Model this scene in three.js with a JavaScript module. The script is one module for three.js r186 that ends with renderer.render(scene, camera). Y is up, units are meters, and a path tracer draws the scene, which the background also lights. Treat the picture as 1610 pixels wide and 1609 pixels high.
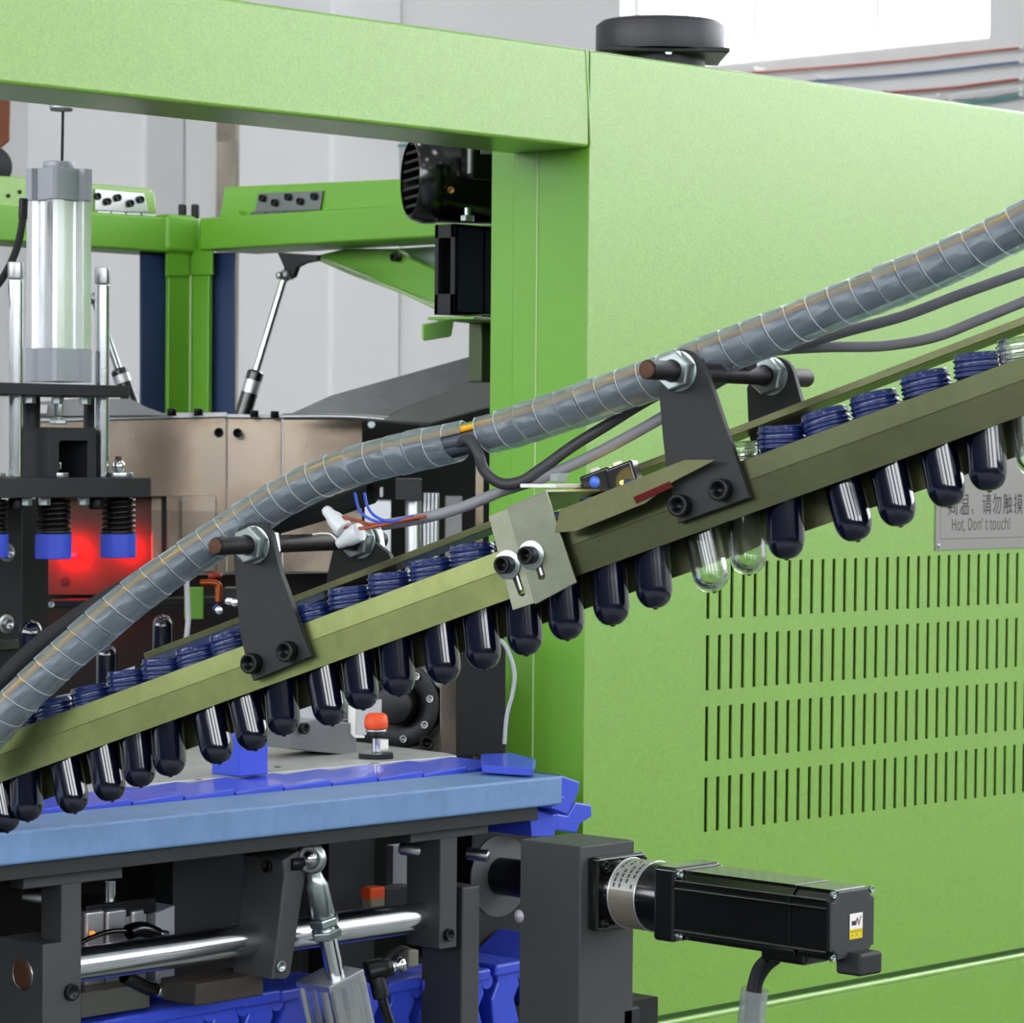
import * as THREE from 'three';
import { mergeGeometries, toCreasedNormals } from 'three/addons/utils/BufferGeometryUtils.js';
import { RoundedBoxGeometry } from 'three/addons/geometries/RoundedBoxGeometry.js';
import { RectAreaLightUniformsLib } from 'three/addons/lights/RectAreaLightUniformsLib.js';

// ---------------------------------------------------------------- camera, sky, lights, exposure
const W = 1610, H = 1609, FPX = 4985.6, PX0 = 805, PY0 = 900, EYE_Y = 1.45;
const scene = new THREE.Scene();
const camera = new THREE.PerspectiveCamera(THREE.MathUtils.radToDeg(2 * Math.atan(H / 2 / FPX)), W / H, 0.1, 60);
camera.position.set(0, EYE_Y, 0);
camera.rotation.order = 'YXZ';
camera.rotation.set(THREE.MathUtils.degToRad(-2.2776), THREE.MathUtils.degToRad(-46.127), THREE.MathUtils.degToRad(0.4984));
camera.setViewOffset(W, H, 0, H / 2 - PY0, W, H);
camera.updateMatrixWorld(true);
camera.focus = 2.55; camera.userData.fStop = 32;                       // slight softness far behind, as in the photograph
scene.add(camera);
const renderer = new THREE.WebGLRenderer({ antialias: true });
renderer.toneMapping = THREE.LinearToneMapping;
renderer.toneMappingExposure = 0.57;
renderer.shadowMap.enabled = true;
renderer.setSize(W, H);
RectAreaLightUniformsLib.init();
scene.background = new THREE.Color().setRGB(14.0, 14.3, 14.8);          // bright overcast daylight outside the hall's windows
const HALL = { x0: -7, x1: 8, z0: -13, z1: 8, top: 6.6 };
const LAMPS = [];                                                    // ceiling lamp centres, built with the lamps further down
for (const x of [-4.5, -1.2, 2.1, 5.4]) for (const z of [-9.5, -5.2, -0.9, 3.4]) LAMPS.push([x, z]);
const LAMP_POWER = 7, LAMP_SIZE = [0.9, 0.9];
const HALL_LIGHTS = LAMPS.map(([x, z]) => {
  const l = new THREE.RectAreaLight(new THREE.Color(1.0, 0.985, 0.95), LAMP_POWER, ...LAMP_SIZE);
  l.position.set(x, HALL.top - 0.62, z); l.lookAt(x, 0, z); l.castShadow = true; scene.add(l); return l;
});

// ---------------------------------------------------------------- measuring helpers
const v3 = (x, y, z) => new THREE.Vector3(x, y, z);
const Y = v3(0, 1, 0), X = v3(1, 0, 0), Z = v3(0, 0, 1), EYE = v3(0, EYE_Y, 0);
function ray(px, py) { return v3((px - PX0) / FPX, (PY0 - py) / FPX, -1).transformDirection === undefined ? null : v3((px - PX0) / FPX, (PY0 - py) / FPX, -1).applyQuaternion(camera.quaternion); }
const U = (px, py, d) => EYE.clone().addScaledVector(ray(px, py), d);                 // a measured point at a distance
const on = (px, py, p, n) => { const r = ray(px, py); return EYE.clone().addScaledVector(r, p.clone().sub(EYE).dot(n) / r.dot(n)); };
const UX = (px, py, x) => on(px, py, v3(x, 0, 0), X), UY = (px, py, y) => on(px, py, v3(0, y, 0), Y), UZ = (px, py, z) => on(px, py, v3(0, 0, z), Z);
let seed = 7; const rnd = () => { seed = (seed * 1664525 + 1013904223) >>> 0; return seed / 4294967296; };

// ---------------------------------------------------------------- building helpers
const names = new Map();
function numbered(n) { const k = names.get(n) || 0; names.set(n, k + 1); return k ? `${n}_${String(k).padStart(3, '0')}` : n; }
const origin = new Map();
function thing(name, label, category, base, group) {
  const o = new THREE.Group(); o.name = numbered(name); o.position.copy(base); scene.add(o); origin.set(o, base.clone());
  o.userData = { label, category }; if (group) o.userData.group = group; return o;
}
function structure(name) { const o = new THREE.Group(); o.name = name; scene.add(o); origin.set(o, v3(0, 0, 0)); o.userData = { kind: 'structure' }; return o; }
function flatUV(g) {                                                 // uv in metres, by the side each triangle faces most
  const p = g.attributes.position, uv = new Float32Array(p.count * 2), a = v3(), b = v3(), c = v3();
  for (let i = 0; i < p.count; i += 3) {
    a.fromBufferAttribute(p, i); b.fromBufferAttribute(p, i + 1); c.fromBufferAttribute(p, i + 2);
    const n = b.clone().sub(a).cross(c.clone().sub(a)), x = Math.abs(n.x), y = Math.abs(n.y), z = Math.abs(n.z);
    [a, b, c].forEach((q, k) => {
      const [s, t] = y >= x && y >= z ? [q.x, q.z] : x >= z ? [q.z, q.y] : [q.x, q.y];
      uv[(i + k) * 2] = s; uv[(i + k) * 2 + 1] = t;
    });
  }
  g.setAttribute('uv', new THREE.BufferAttribute(uv, 2)); return g;
}
function clean(g) { g = g.index ? g.toNonIndexed() : g.clone(); for (const k of Object.keys(g.attributes)) if (k !== 'position' && k !== 'normal' && k !== 'uv') g.deleteAttribute(k); if (!g.attributes.normal) g.computeVertexNormals(); return g; }
function part(parent, name, geoms, mat, { label, keepUV = false } = {}) {
  geoms = (Array.isArray(geoms) ? geoms : [geoms]).map(clean);
  if (!keepUV) geoms.forEach(flatUV);
  const g = geoms.length > 1 ? mergeGeometries(geoms) : geoms[0], o = origin.get(parent);
  if (o.lengthSq()) g.translate(-o.x, -o.y, -o.z);
  const m = new THREE.Mesh(g, mat); m.name = name; m.castShadow = m.receiveShadow = true; parent.add(m); origin.set(m, o);
  if (label) m.userData.label = label; return m;
}
const basis = (x, y, z, o) => new THREE.Matrix4().makeBasis(x, y, z).setPosition(o);
function box(x0, x1, y0, y1, z0, z1, r = 0.0015) {
  const w = Math.abs(x1 - x0), h = Math.abs(y1 - y0), d = Math.abs(z1 - z0);
  const g = r > 0 && Math.min(w, h, d) > 2.2 * r ? new RoundedBoxGeometry(w, h, d, 2, r) : new THREE.BoxGeometry(w, h, d);
  return g.translate((x0 + x1) / 2, (y0 + y1) / 2, (z0 + z1) / 2);
}
function boxAt(c, ex, ey, ez, w, h, d, r = 0.0012) {                 // a box with its centre and axes
  const g = r > 0 && Math.min(w, h, d) > 2.2 * r ? new RoundedBoxGeometry(w, h, d, 2, r) : new THREE.BoxGeometry(w, h, d);
  return g.applyMatrix4(basis(ex, ey, ez, c));
}
function axes(n) { const z = n.clone().normalize(), up = Math.abs(z.y) > 0.95 ? X : Y, x = up.clone().cross(z).normalize(), y = z.clone().cross(x); return [x, y, z]; }
function aim(g, p, dir) { const [x, y, z] = axes(dir); return g.applyMatrix4(basis(x, y, z, p)); }   // local z goes along dir
function lathe(profile, p, dir, seg = 24) { return aim(new THREE.LatheGeometry(profile.map(([r, h]) => new THREE.Vector2(Math.max(r, 0), h)), seg).rotateX(Math.PI / 2), p, dir); }
function rod(a, b, r, seg = 24, ch = Math.min(0.001, r * 0.2)) { const l = a.distanceTo(b); return lathe([[0, 0], [r - ch, 0], [r, ch], [r, l - ch], [r - ch, l], [0, l]].map(([q, h]) => [q, h]), a, b.clone().sub(a), seg); }
function tube(points, r, seg = 60, rs = 12) { return new THREE.TubeGeometry(new THREE.CatmullRomCurve3(points, false, 'centripetal'), seg, r, rs); }
function capScrew(p, dir, r, h = r * 1.5) { return lathe([[0, h * 0.35], [r * 0.45, h * 0.35], [r * 0.55, h], [r * 0.9, h], [r, h * 0.9], [r, 0], [0, 0]].reverse(), p, dir, 18); }
function hexHead(p, dir, af, h, hole = 0, turn = 0) {
  const s = new THREE.Shape(); for (let k = 0; k < 6; k++) { const a = k * Math.PI / 3 + turn, q = af / 2 / Math.cos(Math.PI / 6); s[k ? 'lineTo' : 'moveTo'](q * Math.cos(a), q * Math.sin(a)); } s.closePath();
  if (hole) { const c = new THREE.Path(); c.absarc(0, 0, hole, 0, Math.PI * 2, true); s.holes.push(c); }
  const b = Math.min(af * 0.06, h * 0.2);
  return aim(new THREE.ExtrudeGeometry(s, { depth: h - 2 * b, bevelEnabled: true, bevelThickness: b, bevelSize: b, bevelOffset: -b, bevelSegments: 2 }).translate(0, 0, b), p, dir);
}
function extrude2(pts, depth, bevel = 0.0008, holes = []) {
  const s = new THREE.Shape(pts.map(([x, y]) => new THREE.Vector2(x, y)));
  for (const h of holes) s.holes.push(new THREE.Path(h.map(([x, y]) => new THREE.Vector2(x, y))));
  return new THREE.ExtrudeGeometry(s, { depth: Math.max(depth - 2 * bevel, 1e-4), bevelEnabled: bevel > 0, bevelThickness: bevel, bevelSize: bevel, bevelOffset: -bevel, bevelSegments: 2 }).translate(0, 0, bevel);
}
function slab(px, p, n, thick, bevel = 0.0008, holes = []) {         // a plate cut to a measured outline in the plane (p, n), thick towards n
  const [x, y, z] = axes(n), to = ([a, b]) => { const q = on(a, b, p, n).sub(p); return [q.dot(x), q.dot(y)]; };
  let o = px.map(to); const area = o.reduce((s, q, i) => { const r = o[(i + 1) % o.length]; return s + q[0] * r[1] - r[0] * q[1]; }, 0); if (area < 0) o.reverse();
  return extrude2(o, thick, bevel, holes.map((h) => h.map(to))).applyMatrix4(basis(x, y, z, p));
}
function plateZ(px, z, thick, bevel, holes) { return slab(px, v3(0, 0, z), v3(0, 0, -1), thick, bevel, holes); }   // faces +z, goes back from z
function plateX(px, x, thick, bevel, holes) { return slab(px, v3(x, 0, 0), X, thick, bevel, holes); }              // faces -x, goes on from x
function boxZ(px0, py0, px1, py1, z, depth, r) { const a = UZ(px0, py0, z), b = UZ(px1, py1, z); return box(a.x, b.x, a.y, b.y, z - depth, z, r); }
function boxX(px0, py0, px1, py1, x, depth, r) { const a = UX(px0, py0, x), b = UX(px1, py1, x); return box(x, x + depth, a.y, b.y, a.z, b.z, r); }
const arcPx = (cx, cy, r, a0, a1, n = 10) => Array.from({ length: n + 1 }, (_, k) => { const a = (a0 + (a1 - a0) * k / n) * Math.PI / 180; return [cx + r * Math.cos(a), cy - r * Math.sin(a)]; });

// ---------------------------------------------------------------- procedural textures and materials
function noiseTex(size, f, srgb = false) {                           // f(x, y, i) -> [r, g, b]
  const d = new Uint8Array(size * size * 4);
  for (let j = 0; j < size; j++) for (let i = 0; i < size; i++) { const c = f(i / size, j / size); for (let k = 0; k < 3; k++) d[(j * size + i) * 4 + k] = Math.max(0, Math.min(255, c[k] * 255)); d[(j * size + i) * 4 + 3] = 255; }
  const t = new THREE.DataTexture(d, size, size); t.wrapS = t.wrapT = THREE.RepeatWrapping; t.magFilter = THREE.LinearFilter; t.minFilter = THREE.LinearMipmapLinearFilter; t.generateMipmaps = true;
  if (srgb) t.colorSpace = THREE.SRGBColorSpace; t.needsUpdate = true; return t;
}
function lattice(n) { const a = new Float32Array(n * n); for (let i = 0; i < a.length; i++) a[i] = rnd(); return (x, y) => { x *= n; y *= n; const i = Math.floor(x), j = Math.floor(y), u = x - i, w = y - j, s = u * u * (3 - 2 * u), t = w * w * (3 - 2 * w), g = (p, q) => a[((q % n + n) % n) * n + (p % n + n) % n]; return (g(i, j) * (1 - s) + g(i + 1, j) * s) * (1 - t) + (g(i, j + 1) * (1 - s) + g(i + 1, j + 1) * s) * t; }; }
const N8 = lattice(8), N32 = lattice(32), N128 = lattice(128), N5 = lattice(5);
const rep = (t, s, sy = s) => { const c = t.clone(); c.repeat.set(1 / s, 1 / sy); c.needsUpdate = true; return c; };   // s = metres per tile
const grainTex = noiseTex(512, (x, y) => { const q = 0.55 * N128(x, y) + 0.45 * rnd(); return [q, q, q]; });
const wearTex = noiseTex(512, (x, y) => { const q = 0.9 + 0.07 * N8(x, y) + 0.05 * N32(x, y) - 0.03 * N128(x, y);
  return [q, q, q]; }, true);
const flakeSparkleTex = noiseTex(512, (x, y) => { const q = 0.87 + 0.07 * N128(x, y) + 0.12 * (rnd() - 0.3) + 0.02 * N32(x, y); return [q, q, Math.min(1, q * 1.01)]; }, true);  // flake grain, with the sparkle of the coat painted into the colour
const stainTex = noiseTex(512, (x, y) => { const q = 0.62 + 0.42 * N8(x, y * 0.5) * (0.75 + 0.5 * N5(x, y)) + 0.05 * N128(x, y), w = N32(x, y) * N8(y, x); return [q, q * (0.99 - 0.03 * w), q * (0.985 - 0.09 * w)]; }, true);
const brushTex = noiseTex(512, (x, y) => { const q = 0.5 + 0.35 * (lat1(y) - 0.5) + 0.15 * (N32(x, y) - 0.5); return [q, q, q]; });
function lat1(y) { const k = Math.floor(y * 512); return ((Math.sin(k * 127.1) * 43758.5453) % 1 + 1) % 1; }
const stdm = (hex, rough, metal = 0, extra = {}) => new THREE.MeshStandardMaterial({ color: hex, roughness: rough, metalness: metal, ...extra });
const phys = (hex, rough, metal = 0, extra = {}) => new THREE.MeshPhysicalMaterial({ color: hex, roughness: rough, metalness: metal, ...extra });
const M = {
  green: phys(0x7cb031, 0.4, 0, { ior: 1.6, map: rep(flakeSparkleTex, 0.3), bumpMap: rep(grainTex, 0.17), bumpScale: 0.00016, clearcoat: 1, clearcoatRoughness: 0.3 }),
  greenSmooth: phys(0x6bab2c, 0.42, 0, { clearcoat: 0.3, clearcoatRoughness: 0.35 }),
  weld: stdm(0xa9c98a, 0.5),
  black: stdm(0x26282a, 0.55, 0.3, { bumpMap: rep(grainTex, 0.1), bumpScale: 0.00008 }),
  blackGrey: stdm(0x2a2c2c, 0.58, 0.35, { bumpMap: rep(grainTex, 0.1), bumpScale: 0.00008 }),
  cast: stdm(0x434546, 0.55, 0.3, { bumpMap: rep(grainTex, 0.1), bumpScale: 0.00008 }),
  strip: stdm(0x6d7150, 0.36, 0.8, { bumpMap: rep(brushTex, 0.12), bumpScale: 0.00003, map: rep(wearTex, 0.21) }),
  blackGloss: phys(0x090a0b, 0.22, 0, { clearcoat: 0.6, clearcoatRoughness: 0.12 }),
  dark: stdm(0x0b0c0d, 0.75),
  oxide: stdm(0x17181a, 0.38, 0.5),
  navy: stdm(0x1f3560, 0.5),
  chrome: stdm(0xdadde0, 0.17, 1),
  zinc: stdm(0xa9b4b4, 0.3, 0.95),
  steel: stdm(0xb4b6b8, 0.32, 1, { bumpMap: rep(brushTex, 0.2), bumpScale: 0.00002 }),
  alu: stdm(0xc6c9cd, 0.36, 0.9),
  aluMatte: stdm(0xa9adb4, 0.55, 0.6),
  aluBright: stdm(0xe3e5e8, 0.24, 0.95),
  stainless: stdm(0xb3a697, 0.26, 1, { bumpMap: rep(brushTex, 0.25), bumpScale: 0.00002, map: rep(stainTex, 0.34) }),
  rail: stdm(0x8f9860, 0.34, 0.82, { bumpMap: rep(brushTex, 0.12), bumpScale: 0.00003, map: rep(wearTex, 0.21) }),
  railShaded: stdm(0x484c33, 0.36, 0.8, { bumpMap: rep(brushTex, 0.12), bumpScale: 0.00003, map: rep(wearTex, 0.21) }),  // rail steel darkened to put the dimmer light on the upper rail into its colour
  railDark: stdm(0x6d7150, 0.42, 0.7, { map: rep(wearTex, 0.21) }),
  sheet: stdm(0x8f9193, 0.48, 0.75, { map: rep(wearTex, 0.4) }),
  blueBar: phys(0x6c8fbe, 0.48, 0, { map: rep(wearTex, 0.27, 0.5), bumpMap: rep(grainTex, 0.15), bumpScale: 0.00012 }),
  bluePlastic: phys(0x334ccc, 0.38, 0, { clearcoat: 0.2 }),
  blueCap: phys(0x2c46c4, 0.5),
  orange: phys(0xe8501a, 0.5),
  plate: stdm(0xb9bbb8, 0.42, 0.25, { map: rep(wearTex, 0.17), bumpMap: rep(grainTex, 0.15), bumpScale: 0.0001 }),
  rubber: stdm(0x1a1b1c, 0.75),
  greyCable: stdm(0x7b7b82, 0.5),
  white: stdm(0xe4e4e0, 0.45),
  copper: stdm(0x5c3d2c, 0.6, 0.5, { map: rep(wearTex, 0.03) }),
  brass: stdm(0xb98a4a, 0.35, 0.9),
};
// ================================================================ the hall
const wallM = stdm(0xe0e1e0, 0.9, 0, { bumpMap: rep(grainTex, 0.6), bumpScale: 0.001 });
const farM = stdm(0x4c5450, 0.85, 0, { map: rep(wearTex, 3.1) });
const pierM = stdm(0xededee, 0.9), concreteM = stdm(0xbdbbb6, 0.92, 0, { map: rep(wearTex, 1.9), bumpMap: rep(grainTex, 0.8), bumpScale: 0.002 });
{
  const { x0, x1, z0, z1, top } = HALL, t = 0.25;
  const floor = structure('floor'); part(floor, 'floor_slab', box(x0 - t, x1 + t, -t, 0, z0 - t, z1 + t, 0), stdm(0x5c625e, 0.4, 0, { map: rep(wearTex, 2.7) }));
  const ceiling = structure('ceiling'); part(ceiling, 'ceiling_slab', box(x0 - t, x1 + t, top, top + t, z0 - t, z1 + t, 0), stdm(0x8b8f92, 0.9));
  // window wall on the right: rows of high windows
  const wl = UX(975, 60, x1), wr = UX(1555, 68, x1), sill = UX(1350, 82, x1).y, head = 5.3;
  const win = [[wl.z, wr.z]], wd = Math.abs(wr.z - wl.z); let zz = wr.z + 0.45; const sills = [sill];
  while (zz + wd < z1 - 0.4) { win.push([zz, zz + wd]); sills.push(2.3); zz += wd + 0.45; }
  const wall = structure('wall_right'), gs = [box(x1, x1 + t, 0, 2.3, z0, z1, 0), box(x1, x1 + t, 2.3, sill, z0, wr.z + 0.2, 0), box(x1, x1 + t, head, top, z0, z1, 0)];
  let at = z0; win.forEach(([a, b], i) => { gs.push(box(x1, x1 + t, i ? 2.3 : sill, head, i === 1 ? wr.z : at, a, 0)); if (i === 1) gs.pop(), gs.push(box(x1, x1 + t, sill, head, at, wr.z + 0.2, 0), box(x1, x1 + t, 2.3, head, wr.z + 0.2, a, 0)); at = b; }); gs.push(box(x1, x1 + t, 2.3, head, at, z1, 0));
  part(wall, 'wall_panel', gs, wallM);
  win.forEach(([a, b], i) => {
    const sill = sills[i];
    const w = structure(`window_${i + 1}`), f = 0.02, g = [box(x1 + 0.08, x1 + 0.14, sill, sill + f, a, b, 0), box(x1 + 0.08, x1 + 0.14, head - f, head, a, b, 0), box(x1 + 0.08, x1 + 0.14, sill, head, a, a + f, 0), box(x1 + 0.08, x1 + 0.14, sill, head, b - f, b, 0)];
    const n = 3; for (let k = 1; k < n; k++) { const z = a + (b - a) * k / n; g.push(box(x1 + 0.1, x1 + 0.13, sill, head, z - 0.007, z + 0.007, 0)); }
    part(w, 'window_frame', g, stdm(0xf2f2f0, 0.6));
    for (let k = 0; k < n; k++) { const z = a + (b - a) * k / n; part(w, 'pane', box(x1 + 0.112, x1 + 0.118, sill + 0.01, head - 0.01, z + 0.01, z + (b - a) / n - 0.01, 0), new THREE.MeshPhysicalMaterial({ color: 0xffffff, roughness: 0, transmission: 1, thickness: 0, ior: 1.5 })); }
  });
  // piers that stand out from that wall
  const pier = (pxL, pxC, pxR, y0 = 300, mat = pierM) => {              // pxL..pxC faces the hall, pxC..pxR is its side
    let lo = 0.05, hi = 3; for (let k = 0; k < 40; k++) { const m = (lo + hi) / 2, c = UX(pxC, y0, x1 - m), zc = c.z, r = UZ(pxR, y0, zc); if (r.x > x1) lo = m; else hi = m; }
    const a = UX(pxL, y0, x1 - lo), b = UX(pxC, y0, x1 - lo); return box(x1 - lo, x1, 0, top, a.z, b.z, 0.02);
  };
  part(wall, 'concrete_pier', pier(372, 521, 632), pierM); part(wall, 'concrete_pier', pier(40, 226, 292), pierM);
  part(wall, 'concrete_pier', pier(1700, 1960, 2020), pierM);
  { const a = UX(342, 300, x1 - 0.02), b = UX(374, 300, x1 - 0.02); part(wall, 'stained_joint', box(x1 - 0.03, x1, 0, 6, a.z, b.z, 0.005), stdm(0xd6cdbf, 0.95, 0, { map: rep(stainTex, 1.3) })); }
  const wb = structure('wall_back'); part(wb, 'wall_panel', box(x0 - t, x1 + t, 0, top, z0 - t, z0, 0), wallM);
  const wf = structure('wall_front'); // wall behind the photographer, with windows too
  const wz = [[-5.6, -2.2], [-1.2, 2.2], [3.2, 6.6]], g2 = [box(x0 - t, x1 + t, 0, 2.4, z1, z1 + t, 0), box(x0 - t, x1 + t, 5.2, top, z1, z1 + t, 0)];
  at = x0 - t; for (const [a, b] of wz) { g2.push(box(at, a, 2.4, 5.2, z1, z1 + t, 0)); at = b; } g2.push(box(at, x1 + t, 2.4, 5.2, z1, z1 + t, 0));
  part(wf, 'wall_panel', g2, farM);
  const wlft = structure('wall_left'), g3 = [box(x0 - t, x0, 0, 2.4, z0, z1, 0), box(x0 - t, x0, 5.2, top, z0, z1, 0)], lz = [[-11, -7], [-6, -2], [-1, 3], [4, 7.5]];
  at = z0; for (const [a, b] of lz) { g3.push(box(x0 - t, x0, 2.4, 5.2, at, a, 0)); at = b; } g3.push(box(x0 - t, x0, 2.4, 5.2, at, z1, 0));
  part(wlft, 'wall_panel', g3, farM);
  // coloured pipes that run along the window wall
  for (const [c, nm, p, q, r] of [[0xb4695e, 'red', [1190, 109], [1610, 75], 0.0045], [0x64789f, 'blue', [1290, 122], [1610, 97], 0.0045], [0xa4574e, 'dark red', [1395, 141], [1610, 124], 0.005], [0x4f9390, 'teal', [1500, 158], [1610, 149], 0.005], [0xc9c9c9, 'pale grey', [1480, 150], [1610, 141], 0.009]]) {
    const A = UX(...p, x1 - 0.04), B = UX(...q, x1 - 0.04), y = (A.y + B.y) / 2, za = UX(640, 200, x1).z;
    const o = thing('wall_pipe', `${nm} pipe running along the hall wall below the bright window`, 'pipe', v3(x1 - 0.04, y, B.z + 2));
    const dy = (B.y - A.y) / (B.z - A.z); part(o, 'pipe_run', tube([v3(x1 - 0.04, A.y + dy * (za - A.z), za), v3(x1 - 0.05, A.y - 0.012, A.z), v3(x1 - 0.035, (A.y + B.y) / 2 - 0.01, (A.z + B.z) / 2), B, v3(x1 - 0.04, B.y + dy * 2, B.z + 2)], r, 40, 8), stdm(c, 0.5));
    for (const m of [A, B]) part(o, 'pipe_clip', box(x1 - 0.06, x1, m.y - 0.006, m.y + 0.006, m.z - 0.006, m.z + 0.006, 0.002), M.white);
  }
  // ceiling lamps
  LAMPS.forEach(([x, z], i) => {
    const nth = ['first', 'second', 'third', 'fourth'];
    const o = thing('ceiling_lamp', `square white high-bay ceiling lamp, ${nth[i % 4]} from the back in the ${nth[3 - Math.floor(i / 4)]} row from the windows`, 'lamp', v3(x, top - 0.6, z), 'high-bay lamps of the hall');
    part(o, 'lamp_housing', [box(x - 0.48, x + 0.48, top - 0.58, top - 0.5, z - 0.48, z + 0.48, 0.01), rod(v3(x, top - 0.5, z), v3(x, top, z), 0.015, 10)], M.white);
    part(o, 'lamp_diffuser', box(x - 0.45, x + 0.45, top - 0.6, top - 0.585, z - 0.45, z + 0.45, 0.003), stdm(0xffffff, 0.6, 0, { emissive: 0xfffaf0, emissiveIntensity: 3 }));
  });
}

// ================================================================ green machine cabinet
const ZP = -2.3;
{
  const xe = UZ(927, 231, ZP).x, yTop = 1.8731, yB = 1.7692, ySeam = 0.8165, xR = 4.35;
  const cab = thing('machine_cabinet', 'big lime green sheet-metal cabinet with a slotted side panel and a long top beam', 'cabinet', v3(xe, 0, ZP));
  // side panel with its slots cut through
  const s = new THREE.Shape(); s.moveTo(xe, ySeam + 0.004); s.lineTo(xR, ySeam + 0.004); s.lineTo(xR, yTop - 0.004); s.lineTo(xe, yTop - 0.004); s.closePath();
  const xs0 = UZ(1111.8, 1090, ZP).x, xs29 = UZ(1596.5, 1090, ZP).x, pitch = (xs29 - xs0) / 29, sw = pitch * 0.27;
  const rows = [[[1113.3, 885], [1113.3, 973.5]], [[1112.8, 999.4], [1112, 1086]], [[1112, 1111.5], [1111.6, 1197]], [[1111.5, 1223], [1111, 1308.5]]].map(([a, b]) => [UZ(...a, ZP).y, UZ(...b, ZP).y]);
  for (const [y1, y0] of rows) for (let k = 0; k < 46; k++) {
    const x = xs0 + k * pitch; const h = new THREE.Path(); h.moveTo(x - sw / 2, y0); h.lineTo(x - sw / 2, y1); h.lineTo(x + sw / 2, y1); h.lineTo(x + sw / 2, y0); h.closePath(); s.holes.push(h);
  }
  const fold = (x0, x1, y, z, r) => { const g = new THREE.CylinderGeometry(r, r, x1 - x0, 12).rotateZ(Math.PI / 2); return g.translate((x0 + x1) / 2, y, z); };
  part(cab, 'side_panel', [new THREE.ExtrudeGeometry(s, { depth: 0.002, bevelEnabled: false }).translate(0, 0, ZP - 0.002), fold(xe, xR, yTop - 0.004, ZP - 0.004, 0.004), box(xe, xR, yTop - 0.002, yTop, ZP - 0.2, ZP - 0.004, 0)], M.green);
  // inside of the cabinet
  const zIn2 = UX(770, 500, xe + 0.001).z + 0.004;
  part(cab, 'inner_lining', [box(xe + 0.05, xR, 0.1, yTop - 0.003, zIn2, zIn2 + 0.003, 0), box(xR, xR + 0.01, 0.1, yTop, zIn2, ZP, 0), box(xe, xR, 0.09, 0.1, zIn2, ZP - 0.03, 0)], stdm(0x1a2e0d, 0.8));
  // lower panel, set proud below the seam with a rolled lip
  part(cab, 'lower_panel', [box(xe, xR, 0.1, ySeam - 0.008, ZP - 0.03, ZP + 0.002, 0.003), fold(xe, xR, ySeam - 0.007, ZP - 0.002, 0.005)], M.green);
  part(cab, 'seam_gap', box(xe + 0.002, xR - 0.002, ySeam - 0.012, ySeam + 0.006, ZP - 0.012, ZP - 0.006, 0), stdm(0x2f5a1c, 0.6));
  // top beam, front face flush with the side panel
  const zBack = UY(845, 246, yB).z, zIn = zBack;
  part(cab, 'top_beam', [box(0.6, xe, yB, yTop, zIn, ZP, 0.004)], M.green);
  const weldTube = (pts, r) => tube(pts, r, 12, 6);
  part(cab, 'weld_seam', [weldTube([UZ(921.5, 77, ZP), UZ(925, 140, ZP + 0.0005), UZ(929, 229, ZP)], 0.0012)], M.weld);
  // corner post: reveal of the panel, then the inner post behind the beam
  const pl = UZ(845, 600, zIn).x;
  part(cab, 'corner_post', [box(xe - 0.0, xe + 0.06, 0.1, yB + 0.002, zIn, ZP - 0.0005, 0.003)], M.greenSmooth);
  const xi = xe + 0.0; void pl;
  { const a = UX(845, 500, xi + 0.001), b = UX(770, 500, xi + 0.001); part(cab, 'inner_post', [box(xi + 0.001, xi + 0.06, 0.1, yTop - 0.02, b.z, a.z - 0.0015, 0.0025)], M.greenSmooth);
    part(cab, 'weld_seam', weldTube([v3(xi - 0.0006, 0.3, a.z), v3(xi - 0.0006, 1, a.z), v3(xi - 0.0006, yB, a.z)], 0.0011), M.weld); }
  // warning plate riveted to the panel
  const A = UZ(1469, 866, ZP), B = UZ(1620, 866, ZP), tY = UZ(1600, 690, ZP).y, bY = A.y;
  const sign = thing('warning_plate', 'grey metal warning plate with black engraved lettering above the vent slots', 'sign', v3((A.x + B.x) / 2, bY, ZP));
  const wM = B.x - A.x, hM = tY - bY, cw = 900, ch = Math.round(900 * hM / wM), cv = document.createElement('canvas'); cv.width = cw; cv.height = ch; const c = cv.getContext('2d');
  c.fillStyle = '#8d8b88'; c.fillRect(0, 0, cw, ch); c.strokeStyle = '#55534f'; c.lineWidth = 4; c.strokeRect(38, 38, cw - 76, ch - 96); c.strokeStyle = '#2e2c2a';
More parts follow.
